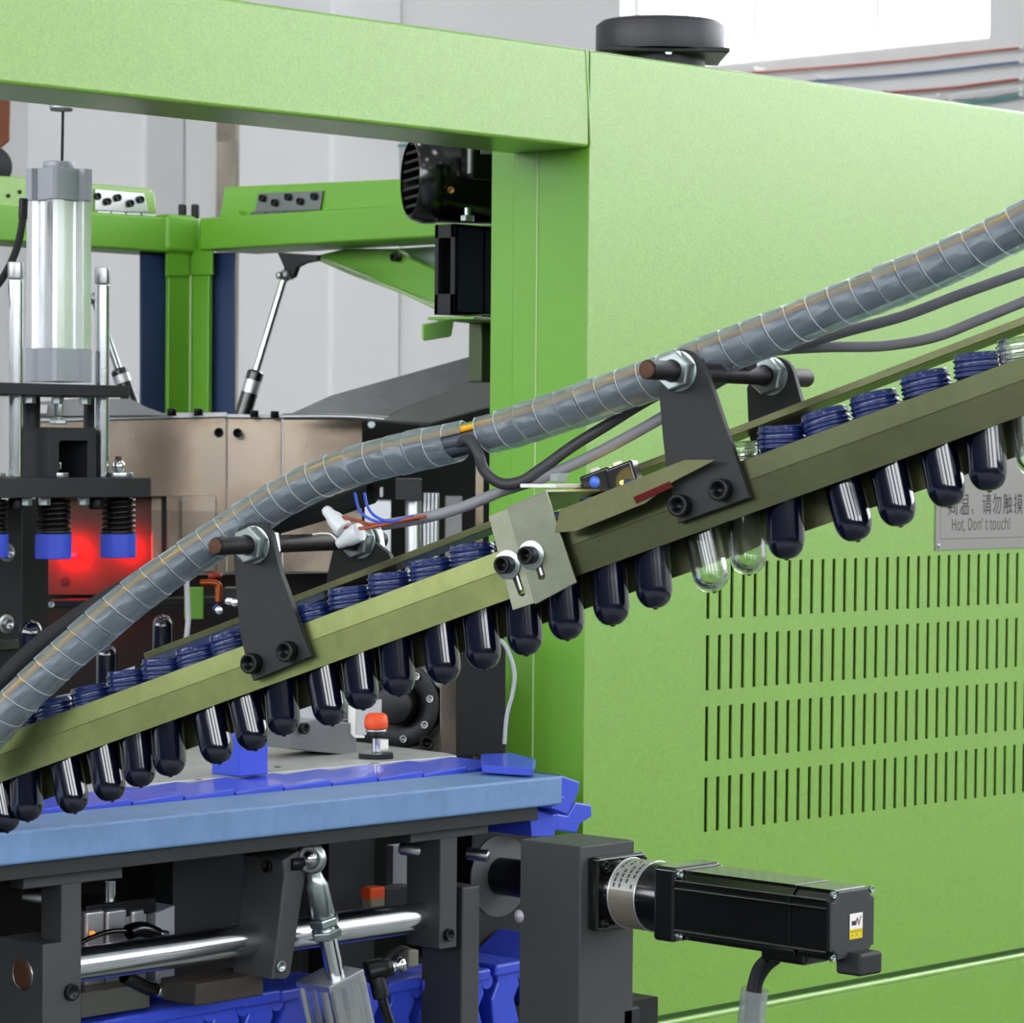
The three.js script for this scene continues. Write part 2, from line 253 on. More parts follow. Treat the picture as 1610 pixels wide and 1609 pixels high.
  // strokes of the characters, each on a unit square
  const G = {
    gao: [[.5, 0, .5, .12], [.05, .14, .95, .14], [.28, .24, .72, .24, .72, .4, .28, .4, .28, .24], [.1, 1, .1, .5, .9, .5, .9, .98, .8, .94], [.32, .62, .68, .62, .68, .85, .32, .85, .32, .62]],
    wen: [[.05, .06, .18, .16], [0, .34, .14, .44], [.02, .95, .2, .62], [.35, .06, .88, .06, .88, .46, .35, .46, .35, .06], [.35, .26, .88, .26], [.3, .58, .95, .58, .95, .95], [.3, .58, .3, .95], [.5, .58, .5, .95], [.73, .58, .73, .95], [.2, .95, 1, .95]],
    qing: [[.1, .04, .22, .16], [0, .34, .2, .34, .2, .86, .3, .76], [.36, .1, .98, .1], [.4, .22, .94, .22], [.34, .35, 1, .35], [.67, 0, .67, .35], [.44, 1, .44, .48, .9, .48, .9, .96, .8, .93], [.44, .64, .9, .64], [.44, .8, .9, .8]],
    wu: [[.3, 0, .05, .45], [.2, .2, .92, .2, .86, .75, .74, .95, .58, .88], [.46, .22, .3, .6, .05, .86], [.7, .22, .56, .66, .26, .98]],
    chu: [[.18, 0, .04, .22], [.1, .1, .38, .1, .3, .26], [.08, .98, .12, .26, .44, .26, .44, .96, .36, .94], [.12, .46, .44, .46], [.12, .66, .44, .66], [.28, .26, .28, .7], [.54, .24, .94, .24, .94, .6, .54, .6, .54, .24], [.74, .02, .74, .9], [.5, .92, .98, .84], [.86, .72, 1, .94]],
    mo: [[.02, .24, .34, .24], [.2, 0, .2, .92, .08, .86], [.02, .6, .34, .48], [.4, .12, .98, .12], [.56, 0, .56, .22], [.82, 0, .82, .22], [.48, .3, .9, .3, .9, .58, .48, .58, .48, .3], [.48, .44, .9, .44], [.4, .7, .98, .7], [.7, .58, .66, .78, .42, .98], [.72, .72, .98, .98]],
  };
  const lh = ch * 0.19, ly = ch - ch * 0.5; c.lineWidth = 9; c.lineCap = 'butt';
  [['gao', 110], ['wen', 215], ['qing', 425], ['wu', 525], ['chu', 625], ['mo', 725]].forEach(([k, x]) => { for (const st of G[k]) { c.beginPath(); for (let i = 0; i < st.length; i += 2) c[i ? 'lineTo' : 'moveTo'](x + st[i] * 84, ly + st[i + 1] * lh); c.stroke(); } });
  c.beginPath(); c.moveTo(333, ly + lh * 0.72); c.lineTo(338, ly + lh * 0.95); c.stroke(); c.beginPath(); c.moveTo(838, ly); c.lineTo(838, ly + lh * 0.65); c.moveTo(838, ly + lh * 0.76); c.lineTo(838, ly + lh * 0.85); c.stroke();
  c.fillStyle = '#2e2c2a'; c.save(); c.translate(138, ch * 0.83); c.scale(0.78, 1); c.font = `${Math.round(ch * 0.15)}px sans-serif`; c.fillText("Hot, Don' t touch!", 0, 0); c.restore();
  const tx = new THREE.CanvasTexture(cv); tx.colorSpace = THREE.SRGBColorSpace;
  const signBody = part(sign, 'plate_body', box(A.x, B.x, bY, tY, ZP, ZP + 0.0014, 0.0004), stdm(0x96948f, 0.4, 0.6));
  part(sign, 'engraved_face', new THREE.PlaneGeometry(wM - 0.002, hM - 0.002).translate((A.x + B.x) / 2, (bY + tY) / 2, ZP + 0.0016), stdm(0xffffff, 0.42, 0.35, { map: tx }), { keepUV: true });
  for (const [x, y] of [[A.x + 0.006, bY + 0.006], [B.x - 0.006, bY + 0.006], [A.x + 0.006, tY - 0.006], [B.x - 0.006, tY - 0.006]]) part(signBody, 'rivet', lathe([[0.0028, 0], [0.0026, 0.001], [0.0015, 0.0018], [0, 0.002]], v3(x, y, ZP + 0.0015), Z, 14), M.zinc);
  // black motor cover that stands on the cabinet
  const cd = 3.66, p = U(1038, 70, cd), rr = (1140 - 937) / 2 / FPX * cd, y1 = U(1038, 22, cd - rr).y, y0 = U(1038, 72, cd - rr).y, base = v3(p.x, yTop, p.z);
  const cap = thing('vent_cap', 'round black ventilator cap standing on top of the green cabinet', 'vent', base);
  part(cap, 'cap_drum', lathe([[0, y1 - yTop], [rr - 0.006, y1 - yTop], [rr, y1 - yTop - 0.005], [rr, y0 - yTop], [rr - 0.004, y0 - yTop], [rr - 0.004, y0 - yTop + 0.004], [0, y0 - yTop + 0.004]].reverse(), base, Y, 64), stdm(0x2c2c32, 0.42, 0.2));
  part(cap, 'cap_flange', boxAt(v3(p.x, y0 - 0.002, p.z), v3(0.72, 0, 0.69).normalize(), Y, v3(-0.69, 0, 0.72).normalize(), rr * 2.0, 0.006, rr * 1.7, 0.002), M.black);
  const neck = part(cap, 'cap_neck', rod(v3(p.x, yTop, p.z), v3(p.x, y0, p.z), rr * 0.7, 40), M.black);
  const bz = U(1050, 80, cd - rr * 0.72); part(neck, 'bolt', hexHead(bz, bz.clone().sub(base).setY(0), 0.01, 0.006), M.zinc);
}
// ================================================================ the inclined preform chute
const P0 = U(0, 1156, 2.53), P1 = U(1610, 560, 2.08);               // top edge of the near rail, lower and upper end
const RE = P1.clone().sub(P0).normalize();                          // up along the chute
const RN = RE.clone().cross(Y).normalize(); if (RN.dot(ray(805, 800)) < 0) RN.negate();   // level, away from the photographer
const RV = RN.clone().cross(RE).normalize(); if (RV.y < 0) RV.negate();                   // across the chute, upwards
const RH = v3(RE.x, 0, RE.z).normalize();                           // level, along the chute
const RP = (px, py, off = 0) => on(px, py, P0.clone().addScaledVector(RN, off), RN);       // a measured point in the chute's upright plane
const railAt = (s, off = 0, up = 0) => P0.clone().addScaledVector(RE, s).addScaledVector(RN, off).addScaledVector(RV, up);
const sOf = (p) => p.clone().sub(P0).dot(RE);
const SPLIT = sOf(RP(868, 860)), S0 = -0.12, S1 = sOf(P1) + 0.2;
function turnAxes(o, ex, ey) {                                      // gives a finished thing its own axes along ex and ey
  const q = new THREE.Quaternion().setFromRotationMatrix(new THREE.Matrix4().makeBasis(ex, ey, ex.clone().cross(ey))), inv = q.clone().invert();
  for (const c of o.children) c.geometry.applyQuaternion(inv); o.quaternion.copy(q);
}
{
  // profile of a rail across its length: [away, up]; tilted upper leaf above a fold, flat lower face, small inward lip on top
  const prof = (side, h) => side < 0 ? [[0.002, 0], [0.0002, -0.0006], [-0.0006, -0.0145], [-0.0011, -0.0147], [-0.0011, -0.0152], [-0.0008, -0.0154], [-0.0008, -h], [0.0015, -h], [0.0015, -0.0152], [0.003, -0.0035], [0.010, -0.003], [0.010, 0]]
    : [[0, 0], [0, -0.003], [0.006, -0.003], [0.0085, -0.014], [0.0085, -h], [0.0115, -h], [0.0115, -0.014], [0.0085, 0]];
  const sweep = (pr, a, b, off) => { const n = pr.length, shape = pr.map(([x, y]) => [x, y]); void n; const g = extrude2(shape, b - a, 0.0002); return g.applyMatrix4(basis(RN, RV, RE.clone(), railAt(a, off))); };
  // RN x RV points down or up along the chute: keep the frame right-handed
  const hand = RN.clone().cross(RV).dot(RE) > 0;
  const sw = (pr, a, b, off) => hand ? sweep(pr, a, b, off) : extrude2(pr, b - a, 0.0002).applyMatrix4(basis(RN, RV, RE.clone().negate(), railAt(b, off)));
  const mk = (name, label, a, b, off, side, h, mat) => { const o = thing(name, label, 'rail', railAt(a, off)); part(o, 'rail_profile', sw(prof(side, h), a, b, off), mat); turnAxes(o, RE, RV); };
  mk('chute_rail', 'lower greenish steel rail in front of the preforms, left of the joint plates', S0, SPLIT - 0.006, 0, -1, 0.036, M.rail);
  mk('chute_rail', 'upper steel rail, coloured darker as shade, in front of the preforms, right of the joint plates', SPLIT + 0.004, S1, -0.001, -1, 0.037, M.railShaded);
  mk('chute_rail', 'long dark rail at the back of the chute, behind the hanging preforms', S0, S1, 0.030, 1, 0.056, M.railDark);
}
// ---------------------------------------------------------------- preforms
const navy = phys(0x060a20, 0.13, 0, { clearcoat: 1, clearcoatRoughness: 0.06 }), navyNeck = phys(0x162a63, 0.22, 0, { clearcoat: 0.6, clearcoatRoughness: 0.15, transmission: 0.12, thickness: 0 });
const clearM = new THREE.MeshPhysicalMaterial({ color: 0xf4f8f6, roughness: 0.04, transmission: 1, thickness: 0.003, ior: 1.5 });
const PR = { L: 0.0728, r: 0.0132 };
function preformParts(body, neck, hollow) {                         // base at the tip, neck up
  const { L, r } = PR, b = [], n = 14;
  b.push([0, 0], [0.0012, 0.0003], [0.0022, 0.0012]);
  for (let k = 1; k <= n; k++) { const a = k / n * Math.PI / 2; b.push([0.0022 + (r - 0.0022) * Math.sin(a), 0.0012 + (r * 1.16) * (1 - Math.pow(Math.cos(a), 0.92))]); }
  b.push([r, L * 0.5], [r * 1.01, L * 0.78], [r * 1.08, L * 0.9], [0.0146, L]);
  if (hollow) { b.push([0.0118, L]); const w = 0.0027; b.push([r * 1.0 - w, L * 0.78], [r - w, 0.02]); for (let k = 8; k >= 0; k--) { const a = k / 8 * Math.PI / 2; b.push([(r - w) * Math.sin(a), 0.0048 + (r - w) * (1 - Math.cos(a))]); } }
  const ring = [[0.0118, L], [0.0178, L], [0.0186, L + 0.0006], [0.0186, L + 0.0016], [0.0176, L + 0.0022], [0.0118, L + 0.0022]];
  const t = [[0.0118, L + 0.0022], [0.0156, L + 0.0022], [0.0156, L + 0.0046], [0.0176, L + 0.0049], [0.0178, L + 0.0062], [0.0162, L + 0.0068]];
  for (const h of [0.0088, 0.0116, 0.0158]) t.push([0.0166, L + h - 0.0006], [0.0176, L + h], [0.0176, L + h + 0.0009], [0.0166, L + h + 0.0014]);
  t.push([0.0162, L + 0.0198], [0.0158, L + 0.0207], [0.0124, L + 0.0207], [0.0120, L + 0.02], [0.0118, L + 0.0022]);
  const lg = (p) => new THREE.LatheGeometry(p.map(([x, y]) => new THREE.Vector2(Math.max(x, 0), y)), 32);
  return [['body', lg(b), body], ['support_ring', lg(ring), neck], ['thread_neck', lg(t), neck]];
}
const protos = {};
for (const [k, b, n, h] of [['navy', navy, navyNeck, false], ['clear', clearM, clearM, true]]) protos[k] = preformParts(b, n, h);
function preform(kind, p, axis, label, group) {
  const o = thing('preform', label, 'preform', p, group);
  for (const [nm, g, m] of protos[kind]) { const q = new THREE.Mesh(g, m); q.name = nm; q.castShadow = q.receiveShadow = true; o.add(q); }
  o.quaternion.setFromUnitVectors(Y, axis); return o;
}
{
  // neck (on the rails) and tip of each preform as measured, from the upper end down
  const list = [
    ['clear', 1606, 1632, 752], ['navy', 1537, 1556, 775], ['navy', 1457, 1494, 800], ['navy', 1377, 1417, 830], ['navy', 1302, 1350, 853], ['navy', 1226, 1237, 882], ['clear', 1163, 1178, 906], ['clear', 1084, 1124, 933],
    ['navy', 1014, 1031, 959], ['navy', 946, 964, 986], ['navy', 876, 893, 1009], ['navy', 811, 828, 1033], ['navy', 742, 763, 1055], ['navy', 678, 700, 1077], ['navy', 612, 628, 1097], ['navy', 550, 572, 1118], ['navy', 492, 523, 1143],
    ['navy', 432, 447, 1159], ['navy', 366, 403, 1182], ['navy', 312, 346, 1203], ['navy', 255, 268, 1223], ['navy', 202, 222, 1240], ['navy', 146, 177, 1262], ['navy', 87, 119, 1281], ['navy', 34, 44, 1294], ['navy', -18, 12, 1311]];
  const ord = ['first', 'second', 'third', 'fourth', 'fifth', 'sixth', 'seventh', 'eighth', 'ninth', 'tenth', 'eleventh', 'twelfth', 'thirteenth', 'fourteenth', 'fifteenth', 'sixteenth'];
  const OFF = 0.0195;
  list.forEach(([kind, nx, tx, ty], i) => {
    const tip = RP(tx, ty, OFF), line = (px) => 1156 + (560 - 1156) * px / 1610;
    const neck = RP(nx, line(nx) + 1, OFF).addScaledVector(RV, -0.0078), axis = neck.clone().sub(tip).normalize();
    let label;
    if (kind === 'clear') label = ['clear preform at the upper right end of the chute, only its ribbed neck in view', 'right one of the two clear preforms hanging under the bracket', 'left one of the two clear preforms hanging under the bracket'][[0, 6, 7].indexOf(i)];
    else if (i < 6) label = `glossy navy preform, ${['', 'first', 'second', 'third', 'fourth', 'fifth'][i]} right of the clear pair counting from the picture's right edge`;
    else if (i < 11) label = `glossy navy preform between the clear pair and the joint plates, ${ord[i - 8]} of three`;
    else label = `glossy navy preform on the lower chute, ${ord[i - 11]} one from the joint plates downhill`;
    preform(kind, tip, axis, label, kind === 'clear' ? 'clear preforms on the chute' : 'navy preforms on the chute');
  });
}
// ---------------------------------------------------------------- bracket plates, threaded rods and nuts
const farOff = 0.143, PT = 0.006;
{
  const specs = [
    { near: [...arcPx(398, 853, 31, 160, 22, 8), [440, 900], [488, 1033], [398, 1071], [390, 1052], [378, 1000], [372, 940], [367, 880]], far: [...arcPx(556, 858, 30, 165, 15, 8), [610, 870], [650, 948], [515, 985], [512, 930], [514, 905]], bolts: [[400, 1043], [456, 1024]], rodA: [338, 858], rodB: [602, 855], nut: [400, 857], nut2: [558, 856], where: 'lower left' },
    { near: [...arcPx(1073, 582, 33, 150, 15, 8), [1122, 618], [1178, 783], [1066, 823], [1062, 800], [1048, 740], [1042, 690], [1036, 620]], far: [...arcPx(1217, 592, 31, 165, 15, 8), [1262, 640], [1285, 672], [1250, 690], [1182, 720], [1176, 660], [1174, 610]], bolts: [[1073, 795], [1137, 770]], rodA: [1018, 585], rodB: [1268, 593], nut: [1067, 584], nut2: [1210, 592], where: 'upper right' }];
  for (const s of specs) {
    const c = RP(...s.near[Math.floor(s.near.length / 2)], -PT - 0.002);
    const a = thing('chute_bracket', `dark grey front bracket plate of the chute at the ${s.where}, bolted to the rail`, 'bracket', RP(...s.near[s.near.length - 5], -PT - 0.002));
    part(a, 'bracket_plate', slab(s.near, P0.clone().addScaledVector(RN, -PT - 0.002), RN, PT, 0.0006), M.blackGrey); void c;
    for (const b of s.bolts) part(a, 'bolt', capScrew(RP(...b, -PT - 0.002), RN.clone().negate(), 0.0078, 0.0085), M.oxide);
    const f = thing('chute_bracket', `dark grey rear bracket plate of the chute at the ${s.where}, behind the preform necks`, 'bracket', RP(...s.far[s.far.length - 3], farOff - PT));
    part(f, 'bracket_plate', slab(s.far, P0.clone().addScaledVector(RN, farOff - PT), RN, PT, 0.0006), M.blackGrey);
    const cn = RP(...s.far[s.far.length - 1], farOff - PT).clone();
    { const m = RP((s.far[10][0] + s.far[s.far.length - 2][0]) / 2, (s.far[11][1] + s.far[s.far.length - 2][1]) / 2, farOff); const sp = sOf(m); part(f, 'spacer_block', boxAt(railAt(sp, (0.042 + farOff - PT) / 2, -0.02), RE, RV, RE.clone().cross(RV), 0.05, 0.02, farOff - PT - 0.042, 0.001), M.black); void cn; }
    turnAxes(a, RH, Y); turnAxes(f, RH, Y);
    // the rod runs level through both plates
    const na = RP(...s.nut, -PT - 0.002), end = na.clone().addScaledVector(RN, -0.045), r = thing('threaded_rod', `black threaded rod through the ${s.where} pair of chute brackets under the wrapped hose`, 'rod', na);
    const ea = on(...s.rodA, na, RE), eb = on(...s.rodB, na, RE); void end;
    const A = na.clone().addScaledVector(RN, ea.sub(na).dot(RN)), B = na.clone().addScaledVector(RN, eb.sub(na).dot(RN));
    part(r, 'rod_shaft', rod(A, B, 0.0068, 24, 0.0012), stdm(0x2a2729, 0.42, 0.6, { bumpMap: rep(noiseTex(64, (x, y) => { const q = 0.5 + 0.5 * Math.sin(x * 2 * Math.PI * 8); return [q, q, q]; }), 0.012), bumpScale: 0.0005 }));
    part(r, 'rod_end', lathe([[0, 0.0006], [0.0055, 0.0006], [0.006, 0]].reverse(), A.clone().addScaledVector(RN, -0.0004), RN.clone().negate(), 24), M.copper);
    const nut = (p, d, w) => { const o = thing('hex_nut', `zinc hex nut on the ${s.where} threaded rod, ${w}`, 'nut', p, 'hex nuts on the threaded rods'); part(o, 'nut_body', hexHead(p, d, 0.0245, 0.011, 0.0066, 0.35), M.zinc); part(o, 'washer', lathe([[0.0066, 0], [0.0142, 0], [0.0142, 0.0014], [0.0066, 0.0014]], p.clone(), d, 28), M.zinc); };
    const back = RN.clone().negate();
    nut(na, back, 'in front of the front plate'); nut(na.clone().addScaledVector(RN, PT), RN, 'behind the front plate');
    nut(na.clone().addScaledVector(RN, farOff + 0.002), back, 'in front of the rear plate'); nut(na.clone().addScaledVector(RN, farOff + 0.002 + PT), RN, 'behind the rear plate');
  }
  // guard strip above the necks on the far side
  const off = farOff - PT - 0.032, A = RP(225, 1027, off), B = RP(1600, 501, off), d = B.clone().sub(A).normalize(), up = RN.clone().cross(d).normalize(); if (up.y < 0) up.negate();
  const A2 = A.clone(), B2 = B.clone().addScaledVector(d, 0.12), mid = A2.clone().add(B2).multiplyScalar(0.5), L = A2.distanceTo(B2), ax = d.clone().cross(up);
  const gs = thing('guard_strip', 'long flat olive steel strip behind and above the preform necks', 'guide', mid);
  part(gs, 'strip_bar', boxAt(mid.clone().addScaledVector(up, -0.003).addScaledVector(RN, 0.0158), d, up, ax, L, 0.0056, 0.0315, 0.0005), M.strip);
  for (const px of [1068, 672, 1395]) { const q = RP(px, 1027 - (px - 225) * 0.3825, off); part(gs, 'strip_joint', boxAt(A.clone().addScaledVector(d, q.sub(A).dot(d)).addScaledVector(up, -0.003).addScaledVector(RN, 0.0158), d, up, ax, 0.0012, 0.006, 0.0319, 0), M.railDark); }
  turnAxes(gs, d, up);
}
// ---------------------------------------------------------------- joint plates in the middle of the chute
{
  const slotPx = (a, b, w) => { const dx = b[0] - a[0], dy = b[1] - a[1], l = Math.hypot(dx, dy), nx = -dy / l * w, ny = dx / l * w, o = []; for (let k = 0; k <= 6; k++) { const t = Math.PI * k / 6; o.push([a[0] + nx * Math.cos(t) - dx / l * w * Math.sin(t), a[1] + ny * Math.cos(t) - dy / l * w * Math.sin(t)]); } for (let k = 0; k <= 6; k++) { const t = Math.PI * k / 6; o.push([b[0] - nx * Math.cos(t) + dx / l * w * Math.sin(t), b[1] - ny * Math.cos(t) + dy / l * w * Math.sin(t)]); } return o; };
  const steelP = stdm(0x848a76, 0.4, 0.75, { map: rep(wearTex, 0.2) });
  const a = thing('joint_plate', 'left stainless joint plate with a slot, half behind the other at the rail splice', 'plate', RP(805, 958, -0.004));
  part(a, 'plate_body', slab([[768, 812], [852, 778], [868, 860], [842, 948], [806, 960]], P0.clone().addScaledVector(RN, -0.0042), RN, 0.002, 0.0003, [slotPx([806, 895], [820, 932], 6)]), stdm(0x9da28d, 0.42, 0.7, { map: rep(wearTex, 0.2) }));
  part(a, 'slot_stud', rod(RP(815, 912, -0.0005).addScaledVector(RV, -0.008), RP(815, 912, -0.0005).addScaledVector(RV, 0.008), 0.0022, 10), M.chrome);
  const b = thing('joint_plate', 'right stainless joint plate with a slot, in front at the rail splice', 'plate', RP(840, 950, -0.007));
  part(b, 'plate_body', slab([[797, 800], [858, 772], [906, 916], [841, 951]], P0.clone().addScaledVector(RN, -0.0095), RN, 0.002, 0.0003, [slotPx([843, 880], [851, 906], 6)]), steelP);
  part(b, 'slot_stud', rod(RP(849, 893, -0.005).addScaledVector(RV, -0.006), RP(849, 893, -0.005).addScaledVector(RV, 0.006), 0.0022, 10), M.chrome);
  { const q = RP(858, 772, -0.0095), w = RP(797, 800, -0.0095), ex = q.clone().sub(w).normalize(), ez = ex.clone().cross(Y).normalize(); if (ez.dot(RN) < 0) ez.negate(); const c = q.clone().add(w).multiplyScalar(0.5).addScaledVector(RN, 0.05); part(b, 'top_flange', boxAt(c, ex, ez.clone().cross(ex).normalize(), ez, q.distanceTo(w), 0.002, 0.1, 0.0003), steelP); }
  for (const [px, py, off, w] of [[799, 888, -0.0042, 'left'], [836, 873, -0.0095, 'right']]) {
    const p = RP(px, py, off), n = RN.clone().negate(), o = thing('socket_screw', `black socket head screw with washer on the ${w} joint plate`, 'screw', p, 'screws of the joint plates');
    part(o, 'washer', lathe([[0, 0], [0.0105, 0], [0.0105, 0.0014], [0.004, 0.0018], [0, 0.0018]].reverse(), p, n, 30), M.zinc); part(o, 'screw_head', capScrew(p.clone().addScaledVector(n, 0.0016), n, 0.0066, 0.009), M.oxide);
  }
  // zinc angle with a hex bolt above the joint
  const o = thing('sensor_angle', 'pale zinc plated angle with a hex bolt above the chute splice', 'bracket', RP(870, 762, 0.06));
  const p = RP(872, 764, 0.06), n2 = v3(0, 1, 0); part(o, 'angle_plate', boxAt(p, RE.clone().setY(0).normalize(), Y, RE.clone().setY(0).normalize().cross(Y), 0.03, 0.003, 0.05, 0.0008), M.white);
  part(o, 'bolt', hexHead(p.clone().addScaledVector(n2, 0.0015).addScaledVector(RE, 0.004), n2, 0.012, 0.007), M.zinc);
  // small cover strip with a painted red reflection in front of the upper bracket
  const k = thing('sensor_cover', 'folded olive steel cover with a painted dark red reflection beside the upper bracket', 'cover', RP(1000, 775, -0.016));
  part(k, 'cover_sheet', slab([[872, 838], [880, 802], [991, 757], [1076, 723], [1126, 723], [1060, 757], [1014, 792], [905, 836]], P0.clone().addScaledVector(RN, -0.0165), RN, 0.002, 0.0003), M.strip);
  part(k, 'red_reflection', slab([[995, 782], [1052, 757], [1058, 766], [1000, 792]], P0.clone().addScaledVector(RN, -0.0175), RN, 0.001, 0.0002), phys(0x5a1414, 0.15, 0, { clearcoat: 1 }));  // red reflection drawn as a glossy dark red strip
}
// ================================================================ wrapped hose, cables and sensors along the chute
{
  // centre line of the hose as measured, with its distance behind the rail's face
  const C = [[-70, 1215, -0.035], [-20, 1156, -0.03], [30, 1101, -0.024], [85, 1048, -0.012], [150, 990, 0.004], [225, 928, 0.022], [300, 876, 0.04], [372, 829, 0.052], [450, 780, 0.058], [540, 739, 0.06], [640, 712, 0.06], [730, 693, 0.06], [800, 674, 0.06], [880, 648, 0.06], [970, 616, 0.06], [1050, 588, 0.06], [1120, 560, 0.06], [1200, 530, 0.06], [1300, 489, 0.06], [1400, 449, 0.06], [1500, 407, 0.06], [1600, 358, 0.06], [1690, 308, 0.06], [1780, 255, 0.06]];
  const curve = new THREE.CatmullRomCurve3(C.map(([x, y, o]) => RP(x, y, o)), false, 'centripetal'), len = curve.getLength(), r = 0.0146;
  const hose = thing('wrapped_hose', 'thick cable bundle in translucent grey spiral wrap with a yellow green cable along it', 'hose', curve.getPointAt(0.5));
  // frame along the curve: n level-ish towards the photographer, b upwards
  const frame = (u) => { const p = curve.getPointAt(u), t = curve.getTangentAt(u), n = t.clone().cross(Y).normalize(); if (n.dot(RN) > 0) n.negate(); const b = n.clone().cross(t).normalize(); if (b.y < 0) b.negate(); return { p, t, n, b }; };
  const at = (u, a, rad) => { const f = frame(u); return f.p.addScaledVector(f.n, Math.cos(a) * rad).addScaledVector(f.b, Math.sin(a) * rad); };
  const gap0 = sOfCurve(725), gap1 = sOfCurve(772);
  function sOfCurve(px) { let best = 0, bd = 1e9; for (let i = 0; i <= 400; i++) { const q = curve.getPointAt(i / 400).sub(EYE).applyQuaternion(camera.quaternion.clone().invert()), x = PX0 + FPX * q.x / -q.z; if (Math.abs(x - px) < bd) { bd = Math.abs(x - px); best = i / 400; } } return best; }
  // inner cables
  const inner = (a, rad, cr, w = 0.1) => { const pts = []; for (let i = 0; i <= 90; i++) { const u = i / 90; pts.push(at(u, a + w * Math.sin(u * 9 + a), rad)); } return tube(pts, cr, 240, 8); };
  part(hose, 'dark_cable', inner(-0.7, 0.0072, 0.0052), stdm(0x39404a, 0.55)); part(hose, 'dark_cable', inner(2.4, 0.0072, 0.0052), stdm(0x434a54, 0.55)); part(hose, 'grey_cable', inner(-2.3, 0.0072, 0.005), stdm(0x4d535c, 0.55)); part(hose, 'grey_cable', inner(3.6, 0.0035, 0.0048), stdm(0x3a4048, 0.55));
  part(hose, 'yellow_cable', inner(0.75, 0.0116, 0.0026, 0.05), stdm(0xf0a80c, 0.45), { label: 'thin yellow cable' });
  part(hose, 'green_cable', inner(1.12, 0.0112, 0.0022, 0.05), stdm(0x5f8f4c, 0.5), { label: 'thin green cable' });
  part(hose, 'dark_cable', inner(0.1, 0.0086, 0.0048, 0.1), stdm(0x4a525e, 0.5)); part(hose, 'dark_cable', inner(1.5, 0.0084, 0.0046, 0.2), stdm(0x59626e, 0.5));
  // the spiral wrap: one long band wound round, with a fine gap at each turn and an opening in the middle
  const pitch = 0.0178, wband = 0.0166, th = 0.0011, seg = 26;
  const band = (u0, u1, ph) => {
    const pos = [], uvs = [], idx = [], turns = (u1 - u0) * len / pitch, N = Math.ceil(turns * seg);
    for (let i = 0; i <= N; i++) {
      const q = i / N, a = -(q * turns * 2 * Math.PI) + ph, mid = u0 + (u1 - u0) * q, hw = wband / len / 2, rr = r + 0.0004 * Math.sin(mid * 47) + 0.0003 * Math.sin(mid * 131);
      const row = [[-hw, 0.0008], [-hw * 0.86, th], [hw * 0.86, th * 0.75], [hw, 0.0002], [hw, -0.0003], [-hw, 0]];
      for (const [du, dr] of row) { const u = Math.min(1, Math.max(0, mid + du)), p = at(u, a, rr + dr); pos.push(p.x, p.y, p.z); uvs.push(q, du); }
      if (i < N) for (let k = 0; k < 6; k++) { const A = i * 6 + k, B = i * 6 + (k + 1) % 6, C2 = A + 6, D = B + 6; idx.push(A, B, C2, B, D, C2); }
    }
    const g = new THREE.BufferGeometry(); g.setAttribute('position', new THREE.Float32BufferAttribute(pos, 3)); g.setAttribute('uv', new THREE.Float32BufferAttribute(uvs, 2)); g.setIndex(idx);
    g.computeVertexNormals(); return toCreasedNormals(g, 0.7);
  };
  const wrapM = new THREE.MeshPhysicalMaterial({ color: 0xdde5eb, roughness: 0.3, transmission: 0.9, thickness: 0, ior: 1.4, side: THREE.DoubleSide });
  const rim = (u0, u1, ph, side) => { const turns = (u1 - u0) * len / pitch, N = Math.ceil(turns * 20), pts = []; for (let i = 0; i <= N; i++) { const q = i / N, a = -(q * turns * 2 * Math.PI) + ph, u = Math.min(1, Math.max(0, u0 + (u1 - u0) * q + side * wband / len / 2)); pts.push(at(u, a, r + 0.0007)); } return new THREE.TubeGeometry(new THREE.CatmullRomCurve3(pts), N * 2, 0.0003, 5); };
  for (const [a, b, ph] of [[0, gap0, 0.4], [gap1, 1, 1.2]]) part(hose, 'wrap_glint', rim(a, b, ph, -1), stdm(0xc8d2d8, 0.35), { label: 'whitish line for light caught on the spiral wrap edge' });  // added pale tubes draw the light caught along the band edges
  part(hose, 'spiral_wrap', band(0, gap0, 0.4), wrapM, { keepUV: true, label: 'translucent spiral wrap' }); part(hose, 'spiral_wrap', band(gap1, 1, 1.2), wrapM, { keepUV: true, label: 'translucent spiral wrap' });

  const cable = (name, label, pts, rad, mat, cat = 'cable', seg = 60) => { const q = pts.map(([x, y, o]) => RP(x, y, o)); const o = thing(name, label, cat, q[0]); part(o, 'cable_jacket', tube(q, rad, seg, 10), mat); return o; };
  // loop that leaves the opening of the wrap and joins the two cables to the sensors
  cable('looped_cable', 'dark cable that leaves the opening in the spiral wrap and dips towards the splice', [[716, 700, 0.055], [738, 692, 0.045], [752, 712, 0.038], [760, 738, 0.04], [786, 760, 0.045], [818, 758, 0.05], [850, 738, 0.055], [900, 702, 0.066], [955, 668, 0.075], [1020, 628, 0.085], [1080, 598, 0.09]], 0.0043, stdm(0x34353a, 0.5));
  cable('sensor_cable', 'grey cable below the wrapped hose, lower one right of the joint plates', [[790, 772, 0.055], [850, 752, 0.058], [920, 722, 0.066], [1000, 680, 0.075], [1060, 645, 0.085], [1130, 600, 0.09], [1185, 570, 0.09]], 0.0043, M.greyCable);
  cable('sensor_cable', 'grey cable leaving the hose near the upper bracket and sagging to the strip', [[1085, 592, 0.088], [1150, 568, 0.092], [1215, 552, 0.1], [1300, 546, 0.11], [1390, 544, 0.12], [1470, 530, 0.12], [1540, 503, 0.12], [1640, 462, 0.12], [1720, 430, 0.12]], 0.0038, M.greyCable);
